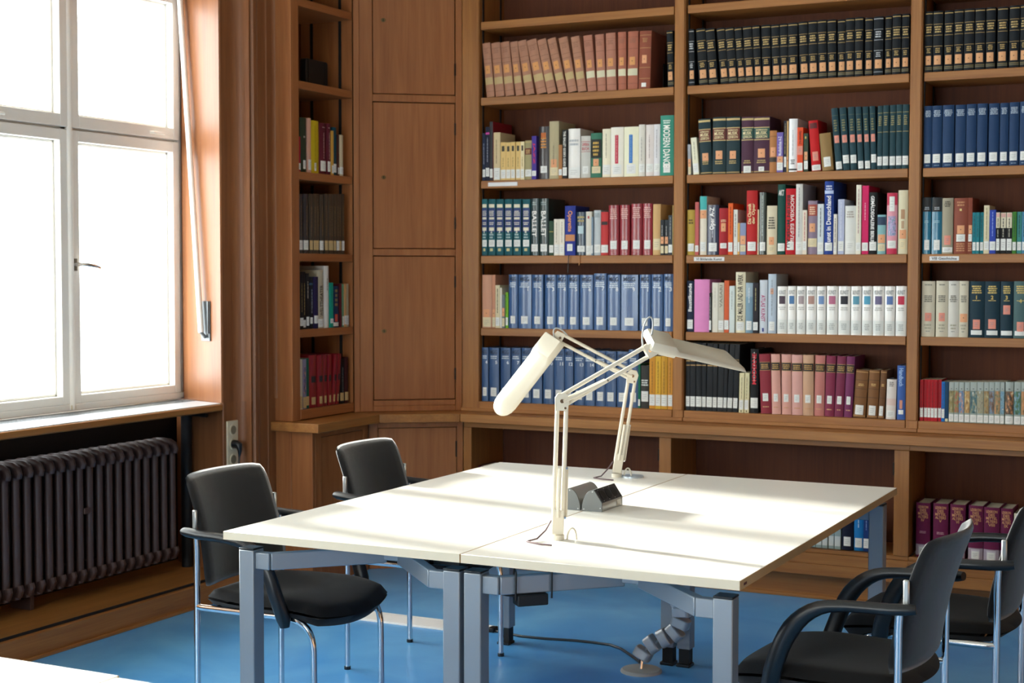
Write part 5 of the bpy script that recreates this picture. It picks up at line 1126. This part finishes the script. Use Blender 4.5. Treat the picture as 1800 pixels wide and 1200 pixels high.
# ================================================================== books
LC = {'w': '#e4e6e3', 'o': '#e0a074', 'c': '#ddcfa8', 'k': '#df8e7c', 't': '#c9b07c', 'r': '#c94a38'}
STY = {
 '': '', 'g': '',
 'leaA': 'L:.43:.58:.6:#d99a5c L:.23:.36:1:#c0a878 B:.9:.905:#7c5440 B:.70:.706:#7c5440 B:.62:.626:#7c5440 B:.10:.106:#7c5440 G:.8:.9:3:#9a6c56:.6',
 'leaB': 'L:.42:.56:.55:#d99a5c L:.24:.36:1:#d6d0b2 B:.9:.905:#7c4c3c B:.70:.706:#7c4c3c B:.10:.106:#7c4c3c G:.8:.88:3:#93604c:.6',
 'leaC': 'L:.44:.58:.4:#e0a074 L:.03:.1:.4:w B:.92:.93:#b08050 B:.7:.71:#b08050 B:.36:.37:#b08050 B:.17:.18:#b08050 G:.8:.88:3:#b08050:.5',
 'blk': 'B:.955:.968:#b89a5c B:.78:.788:#a88c54 G:.64:.76:3:#c0a468:.75 B:.60:.608:#a88c54 B:.42:.428:#a88c54 G:.31:.40:3:#b09458:.55 L:.12:.27:.72:#d9a070 B:.075:.085:#8a7a50 B:.04:.065:#5e5840',
 'blks': 'B:.955:.968:#a8acb0 B:.78:.788:#a8acb0 G:.64:.76:3:#b8bcc0:.75 B:.60:.608:#a8acb0 B:.42:.428:#a8acb0 G:.31:.40:3:#b0b4b8:.55 L:.12:.27:.72:#d9a070 B:.05:.07:#70747a',
 'thinw': 'L:.08:.24:.95:w V:.35:.8:#9aa0b0', 'yel': 'P:.76:.9:.5:#3a342a V:.35:.6:#a08850 L:.05:.28:1:w',
 'enc': 'B:.0:.02:#123e48 B:.42:.84:#243a72 P:.85:.91:.75:#e4ddc4 G:.70:.8:4:#d8d4c8:.75 P:.64:.68:.7:#e0dac4 G:.54:.60:2:#d8d4c8:.75 P:.44:.50:.7:#e4ddc4 G:.3:.4:2:#a8c0c0:.6 L:.16:.28:.8:w P:.08:.13:.4:#c8c08c',
 'crim': 'G:.72:.94:6:#e0b0a8:.75 L:.12:.29:.62:w G:.05:.08:1:#c08080:.5', 'blko': 'V:.55:.85:#a8a8a8 L:.32:.52:.85:o L:.05:.26:.85:c B:.28:.3:#101214',
 'mgg': 'T:.88:.96:#1c2c44:h:MGG G:.76:.86:3:#d0dce8:.75 L:.09:.23:.52:w', 'mgl': 'T:.88:.96:#22344e:h:MGG G:.79:.86:2:#c8d4e0:.8 L:.1:.26:.6:w',
 'ylw': 'V:.3:.9:#8a6418 L:.06:.27:.98:w', 'riem': 'B:.94:.975:#c8b078 B:.80:.815:#c8b078 B:.585:.60:#c8b078 B:.015:.035:#a8905c G:.17:.24:2:#b8a068:.6',
 'grnk': 'L:.44:.56:.72:k G:.62:.82:5:#7c7a50:.55 B:.88:.884:#6a7048', 'grng': 'B:.88:.887:#a8965c G:.68:.84:5:#948a58:.6 B:.58:.587:#a8965c L:.06:.2:1:w',
 'kun': 'G:.5:.58:2:#b8b8b4:.7 P:.03:.3:.92:#dfe2de G:.1:.24:4:#a8aeac:.5', 'blw': 'B:.77:.775:#c8a060 B:.73:.745:#c09860 B:.665:.68:#b89058 L:.06:.21:.98:w',
 'crm': 'V:.35:.9:#a89c78 L:.08:.32:.9:w P:.02:.06:.3:#5a5440', 'prop': 'B:.73:.86:#231d1c B:.725:.732:#c8a060 B:.858:.865:#c8a060 G:.75:.84:3:#b89050:.8 L:.21:.34:.5:w G:.1:.13:1:#c89870:.6',
 'brn': 'B:.95:.965:#c09058 B:.78:.79:#4e3018 B:.6:.61:#4e3018 B:.42:.43:#4e3018 B:.03:.045:#c09058 G:.66:.72:2:#d0a868:.5 L:.06:.26:.65:w',
 'blu': 'G:.82:.93:5:#b0c0d0:.75 L:.08:.22:.75:w G:.03:.05:1:#8098b0:.6', 'bt': 'B:.75:1:#15181c G:.78:.84:2:#a0a8b0:.6 G:.55:.6:2:#90c0d0:.6 L:.07:.25:.6:w',
 'tea': 'V:.4:.92:#1a3a40 L:.08:.28:.95:w', 'bc': 'B:.62:.99:#d9d1b6 P:.88:.97:.8:#d8a8a0 V:.64:.85:#26262a L:.08:.36:.95:w V:.4:.6:#b0b0a0',
 'crs': 'G:.92:.95:1:#7a7a70:.6 G:.62:.75:4:#6a6a60:.7 G:.13:.24:2:#a8a490:.6 G:.09:.11:1:#6a7470:.4', 'deu': 'G:.78:.93:4:#d8bc6c:.65 G:.65:.67:1:#d8bc6c:.55 L:.05:.13:.98:w',
 'redp': 'V:.3:.95:#5a1014 L:.09:.32:.98:w', 'art': 'B:.8:1:#a3aeaa L:.02:.2:1:w G:.82:.85:1:#30343a:.3', 'mrn': 'V:.3:.82:#c8a8a8 L:.06:.26:.8:w G:.9:.93:1:#b09090:.5',
 'drk': 'V:.3:.8:#8a7450', 'redb': 'P:.48:.6:.55:#26262e L:.06:.2:.5:t', 'gry': 'L:.08:.34:.95:#c8d0d0 G:.6:.9:3:#5a6c6c:.6',
 'lex': 'T:.9:.95:#d89a6a:h:LEXIKON T:.84:.89:#d89a6a:h:DES T:.78:.83:#d89a6a:h:MITTEL T:.72:.77:#d89a6a:h:ALTERS G:.44:.49:2:#c09098:.5 B:.04:.24:#a89aa8 P:.06:.22:.6:#c8c0cc L:.05:.19:.5:w'}
PH = {'art', }
GLS = {'g', 'mgg', 'mgl', 'crim', 'redb', 'kun', 'bt', 'drk'}
HARD = {'leaA', 'leaB', 'leaC', 'blk', 'blks', 'riem', 'prop', 'brn', 'lex', 'enc', 'mgg', 'mgl', 'crim', 'deu', 'crs', 'grnk', 'grng', 'blu', 'kun'}
def bmat(col, gloss):
    return mat('book_cover_gloss' if gloss else 'book_cover_cloth', col, .35 if gloss else .58, coat=.4 if gloss else 0, bump=.04 if gloss else .15, bscale=40 if gloss else 700, var=.06, vscale=30, spec=.5 if gloss else .25)
INKM = {}
def ink(c): return mat('print', LC.get(c, c), .6)
def add_item(tok, par, W, H, yf, seed):
    t = tok.split(':'); k = t[0]; f0, f1 = float(t[1]), float(t[2]); z0, z1 = f0*H, f1*H
    e = .0005 if k == 'B' else .0009
    def strip(xa, xb, za, zb, off, mb):
        n = 4 if xb-xa > .006 else 2; vs = []; fs = []
        for i in range(n+1):
            x = xa+(xb-xa)*i/n; y = yf(x)-off; vs += [(x, y, za), (x, y, zb)]
        for i in range(n): a = 2*i; fs.append((a, a+2, a+3, a+1))
        mb.add(vs, fs)
    if k == 'B':
        mb = MB(); strip(.0004, W-.0004, max(z0, .0003), min(z1, H-.0003), e, mb); return mb.build('spine_band', ink(t[3]), par, smooth=60)
    if k in 'LP':
        wf = float(t[3]); c = t[4]; mb = MB(); wd = min(W-.0012, W*wf, .046 if k == 'L' and wf < 1 else 9)
        cx = W/2+(0 if k == 'P' else (((seed*37) % 7)-3)*.0004); xa, xb = max(.0006, cx-wd/2), min(W-.0006, cx+wd/2)
        strip(xa, xb, z0, z1, e+(.0003 if k == 'L' else 0), mb)
        ms = [ink(c)]
        if k == 'L' and (c in LC) and c != 'o' and z1-z0 > .02 and W > .011:
            ms.append(ink('#8a8e90')); mb.cur = 1
            for q in (.3, .48, .68): strip(xa+(xb-xa)*.2, xb-(xb-xa)*(.2 if q > .4 else .35), z0+(z1-z0)*q-.0006, z0+(z1-z0)*q+.0006, e+.0006, mb)
        if k == 'L' and c in ('o', 'k', '#d9a070', '#d99a5c', '#e0a074', 'r'):
            ms.append(ink('#4a3020')); mb.cur = 1; m_ = (xa+xb)/2; zz = (z0+z1)/2; strip(m_-.0018, m_+.0018, zz-.002, zz+.002, e+.0006, mb)
        if k == 'P' and par.get('pic'):
            pass
        return mb.build('spine_label' if k == 'L' else 'spine_picture', ms, par, smooth=60)
    mb = MB(); rnd = random.Random(seed*13+int(f0*100))
    if k == 'G':
        n = int(t[3]); wf = float(t[5]); h = (z1-z0)/n
        for i in range(n):
            za = z1-h*(i+.82); zb = z1-h*(i+.25); wl = W*wf*(.75+.25*rnd.random()); x = W/2-wl/2; xe = W/2+wl/2
            while x < xe-.001:
                st = min(xe-x, .004+.01*rnd.random()); strip(x, x+st, za, zb, .0012, mb); x += st+.0016
        return mb.build('spine_title', ink(t[4]), par, smooth=60)
    if k == 'V':
        x = W*(.5 if len(t) < 5 else float(t[4])); hw = min(.0035, W*.17); z = z0
        while z < z1-.002:
            st = min(z1-z, .006+.016*rnd.random()); strip(x-hw*.5, x+hw*.5, z, z+st, .0012, mb); z += st+.003
        return mb.build('spine_title', ink(t[3]), par, smooth=60)
    if k == 'T':
        txt = t[5].replace('_', ' '); d = t[4]; tv = text_verts(txt, .02)
        if not tv: return
        vs, fs, tw, th = tv; out = []
        if d[0] == 'h':
            wd = W*(.72 if len(txt) > 1 else .25); kx = min(wd/tw, (z1-z0)/th*1.25); ky = (z1-z0)/th
            if len(txt) <= 3: kx = min(kx, ky)
            cx = W*(.78 if d == 'hr' else .5)
            out = [(cx+(x-tw/2)*kx, (z0+z1)/2+(y-th/2)*ky) for x, y in vs]
            if d == 'hr': out = [(min(max(a, .001), W-.001), b) for a, b in out]
        else:
            two = d.endswith('2'); kz = (z1-z0)/tw
            solo = not two and ('Chronik' not in txt and 'МОСКВА' not in txt)
            ht = W*(.52 if solo else .34); kx = min(ht/th, kz*2.0)
            cx = W*(.5 if solo else (.3 if two == (d[0] == 'd') else .7))
            if d[0] == 'u': out = [(cx-(y-th/2)*kx, z0+x*kz) for x, y in vs]
            else: out = [(cx+(y-th/2)*kx, z1-x*kz) for x, y in vs]
            if d[0] == 'u' and not solo: out = [(2*(W*.5)-a if False else a, b) for a, b in out]
        mb.add([(a, yf(a)-.0016, b) for a, b in out], fs)
        return mb.build('spine_title', ink(t[3]), par, smooth=0)
ONES = ['', 'first', 'second', 'third', 'fourth', 'fifth', 'sixth', 'seventh', 'eighth', 'ninth', 'tenth', 'eleventh', 'twelfth', 'thirteenth', 'fourteenth', 'fifteenth', 'sixteenth', 'seventeenth', 'eighteenth', 'nineteenth', 'twentieth']
def ordn(n): return ONES[n] if n <= 20 else 'twenty-'+ONES[n-20]
ROWN = {'2': 'top book row', '3': 'second book row', '4': 'third book row', '5': 'fourth book row', '6': 'fifth book row'}
BAYN = {'L': 'left bay', 'M': 'middle bay', 'R': 'right bay', 'N': 'narrow bay'}
def rown(code):
    if code == 'B1': return 'bottom row behind far table corner'
    if code == 'B2': return 'bottom row behind desk leg'
    if code == 'B3': return 'bottom row at right edge'
    return '%s of %s' % (ROWN[code[1]], BAYN[code[0]])
def make_book(code, z, i, d):
    x, W, H, lean, col, sty, look, ex = d
    x /= 1000; W /= 1000; H /= 1000; lean /= 1000; W -= .0006
    nar = code[0] == 'N'; seed = (hash_(code)+i*7) % 997
    jit = ((seed*31) % 11-5)*.0006*(0 if sty in ('art', 'enc', 'kun', 'blw') else 1)
    front = 6.772+jit
    if code[0] == 'B': front = 6.725+jit
    if nar: front = -4.106-jit
    a = math.atan2(lean, H)
    r = empty('book')
    Wt = W*math.cos(a); Ht = H/math.cos(a)-abs(W*math.sin(a)) if a else H
    px = x if a <= 0 else x+W
    if nar: r.location = (front, px, z+.0004); r.rotation_euler = (0, a, PI/2)
    else: r.location = (px, front, z+.0004); r.rotation_euler = (0, a, 0)
    ox = 0 if a <= 0 else -Wt
    W = Wt; H = Ht
    D = min(.245 if not nar else .26, max(.13, H*.72)); gl = sty in GLS; hard = sty in HARD or W > .03
    bul = min(.007, W*.14) if hard else min(.0015, W*.04)
    def yf(xx): q = 2*xx/W-1; return bul*q*q
    t = min(.003 if hard else .0008, W*.2); n = 6 if W > .012 else 3
    o_ = []; in_ = []
    for k in range(n+1): xx = W*k/n; o_.append((xx, yf(xx)))
    for k in range(n+1): xx = t+(W-2*t)*k/n; in_.append((xx, yf(xx)+t+.0005))
    poly = o_+[(W, D), (W-t, D)]+in_[::-1]+[(t, D), (0, D)]
    hub = empty
    cv = MB(); P_ = [(p, q) for p, q in poly]; m_ = len(P_)
    # build the U section as quads so the caps stay clean
    A = o_+[(W, D)]; 
    outer = [(0, D)]+o_+[(W, D)]; inner = [(t, D)]+in_+[(W-t, D)]; c_ = len(outer)
    vs = [(p, q, 0) for p, q in outer]+[(p, q, 0) for p, q in inner]+[(p, q, H) for p, q in outer]+[(p, q, H) for p, q in inner]
    fs = []
    for k in range(c_-1):
        fs += [(k, k+1, 2*c_+k+1, 2*c_+k), (c_+k+1, c_+k, 3*c_+k, 3*c_+k+1), (k+1, k, c_+k, c_+k+1), (2*c_+k, 2*c_+k+1, 3*c_+k+1, 3*c_+k)]
    fs += [(0, 2*c_, 3*c_, c_), (c_-1, 2*c_-1, 4*c_-1, 3*c_-1)]
    cv.add([(p+ox, q, s) for p, q, s in vs], fs); cvo = cv.build('cover', bmat(col, gl), r, smooth=40)
    if ox: pass
    ins = .004 if hard else .0003
    MB().box(t+.0002+ox, W-t-.0002+ox, bul+t+.001, D-ins, ins*.6, H-ins).build('pages', PAGE, r, smooth=0)
    items = (STY.get(sty, '')+' '+ex).split()
    host = r
    if ox:
        host = None
    big = code[0] not in ()
    made = []
    for tk in items:
        ob = add_item(tk, r, W, H, yf, seed)
        if ob and ox:
            for v in ob.data.vertices: v.co.x += ox
    if sty in ('art',) or look.startswith('pink patterned') or look.startswith('patterned'):
        for ob in r.children:
            if ob.name.startswith('spine_picture') and ob.data.materials:
                c = [q.split(':')[4] for q in items if q.startswith('P:')][0]
                ob.data.materials[0] = picmat(c, seed)
    lab = '%s, %s from left, %s' % (look, ordn(i+1), rown(code))
    gp = 'books in the %s' % rown(code)
    tag(r, lab, 'book', gp)
    return r
def hash_(s): return sum(ord(c)*(k*7+3) for k, c in enumerate(s))
def picmat(c, seed):
    m = bpy.data.materials.new('painted_scene'); m.use_nodes = True; nt = m.node_tree; p = nt.nodes['Principled BSDF']
    tc = nn(nt, 'ShaderNodeTexCoord'); mp = nn(nt, 'ShaderNodeMapping'); mp.inputs['Location'].default_value = (seed*.37, 0, seed*.11); mp.inputs['Scale'].default_value = (110, 110, 45)
    nt.links.new(tc.outputs['Object'], mp.inputs[0]); n = nn(nt, 'ShaderNodeTexNoise'); n.inputs['Scale'].default_value = 1; n.inputs['Detail'].default_value = 4
    nt.links.new(mp.outputs[0], n.inputs['Vector']); cr = nn(nt, 'ShaderNodeValToRGB'); b = lin(c); e = cr.color_ramp.elements
    rr = random.Random(seed)
    e[0].position = .3; e[0].color = tuple(x*.2 for x in b[:3])+(1,); e[1].position = .7; e[1].color = lin(rr.choice(['#d8c088', '#c8d4d8', '#e0d4b0', '#c89858']))
    k = e.new(.48); k.color = b; k = e.new(.58); k.color = lin(rr.choice(['#6a8a5a', '#b87848', '#5a88a8', '#8a8a6a', '#c0a060']))
    nt.links.new(n.outputs['Fac'], cr.inputs[0]); nt.links.new(cr.outputs[0], p.inputs['Base Color']); p.inputs['Roughness'].default_value = .4
    return m
ROWS.append(('B1', .2345, [(-3548, 58, 275, 0, '#5a2034', '', 'maroon volume', 'L:.06:.2:.7:w'), (-3488, 52, 268, 0, '#3a1826', '', 'dark maroon volume', 'L:.06:.2:.7:w')]))
for code, z, rows in ROWS:
    for i, d in enumerate(rows):
        bk = make_book(code, z, i, d)
        if 'Operette' in d[7] or d[6].startswith('navy book with small'):
            op = 'Operette' in d[7]; W_ = d[1]/1000
            MB().tube([(W_*.5, .012, .001), (W_*.5, -.006, .0015), (W_*.52, -.0145, -.004), (W_*.5, -.016, -.03), (W_*.47, -.0155, -.085 if op else -.05)], .0012, 6, .0022).build('bookmark_ribbon', mat('ribbon', '#14161a' if op else '#a06a28', .5), bk)
# black bookend and box
b_ = empty('bookend', (-2.60, 6.85, 2.3765)); tag(b_, 'black metal bookend beside the last red-brown volume, top row, left bay', 'bookend')
MB().box(0, .002, 0, .12, 0, .125).build('upright', BLKM, b_, bevel=.0008)
MB().box(0, .045, 0, .12, 0, .0015).build('foot_plate', BLKM, b_)
b_ = empty('magazine_file', (-4.20, 6.165, 2.4015)); tag(b_, 'black file standing alone on the upper shelf of the narrow bookcase', 'magazine file')
prf = [(0, 0), (.195, 0), (.195, .125)]+[(.195-.015+.015*math.cos(math.radians(a)), .125+.015*math.sin(math.radians(a))) for a in (30, 60, 90)]+[(.015, .14), (.004, .136), (0, .125)]
MB().oprism((-.09, 0, 0), Vector((0, 1, 0)), Vector((0, 0, 1)), Vector((1, 0, 0)), prf, .055, .09).build('body', BLKM, b_, bevel=.003)
MB().box(.0005, .003, .020, .024, .004, .136).box(.0005, .003, .165, .169, .004, .136).build('rib', BLKP, b_)
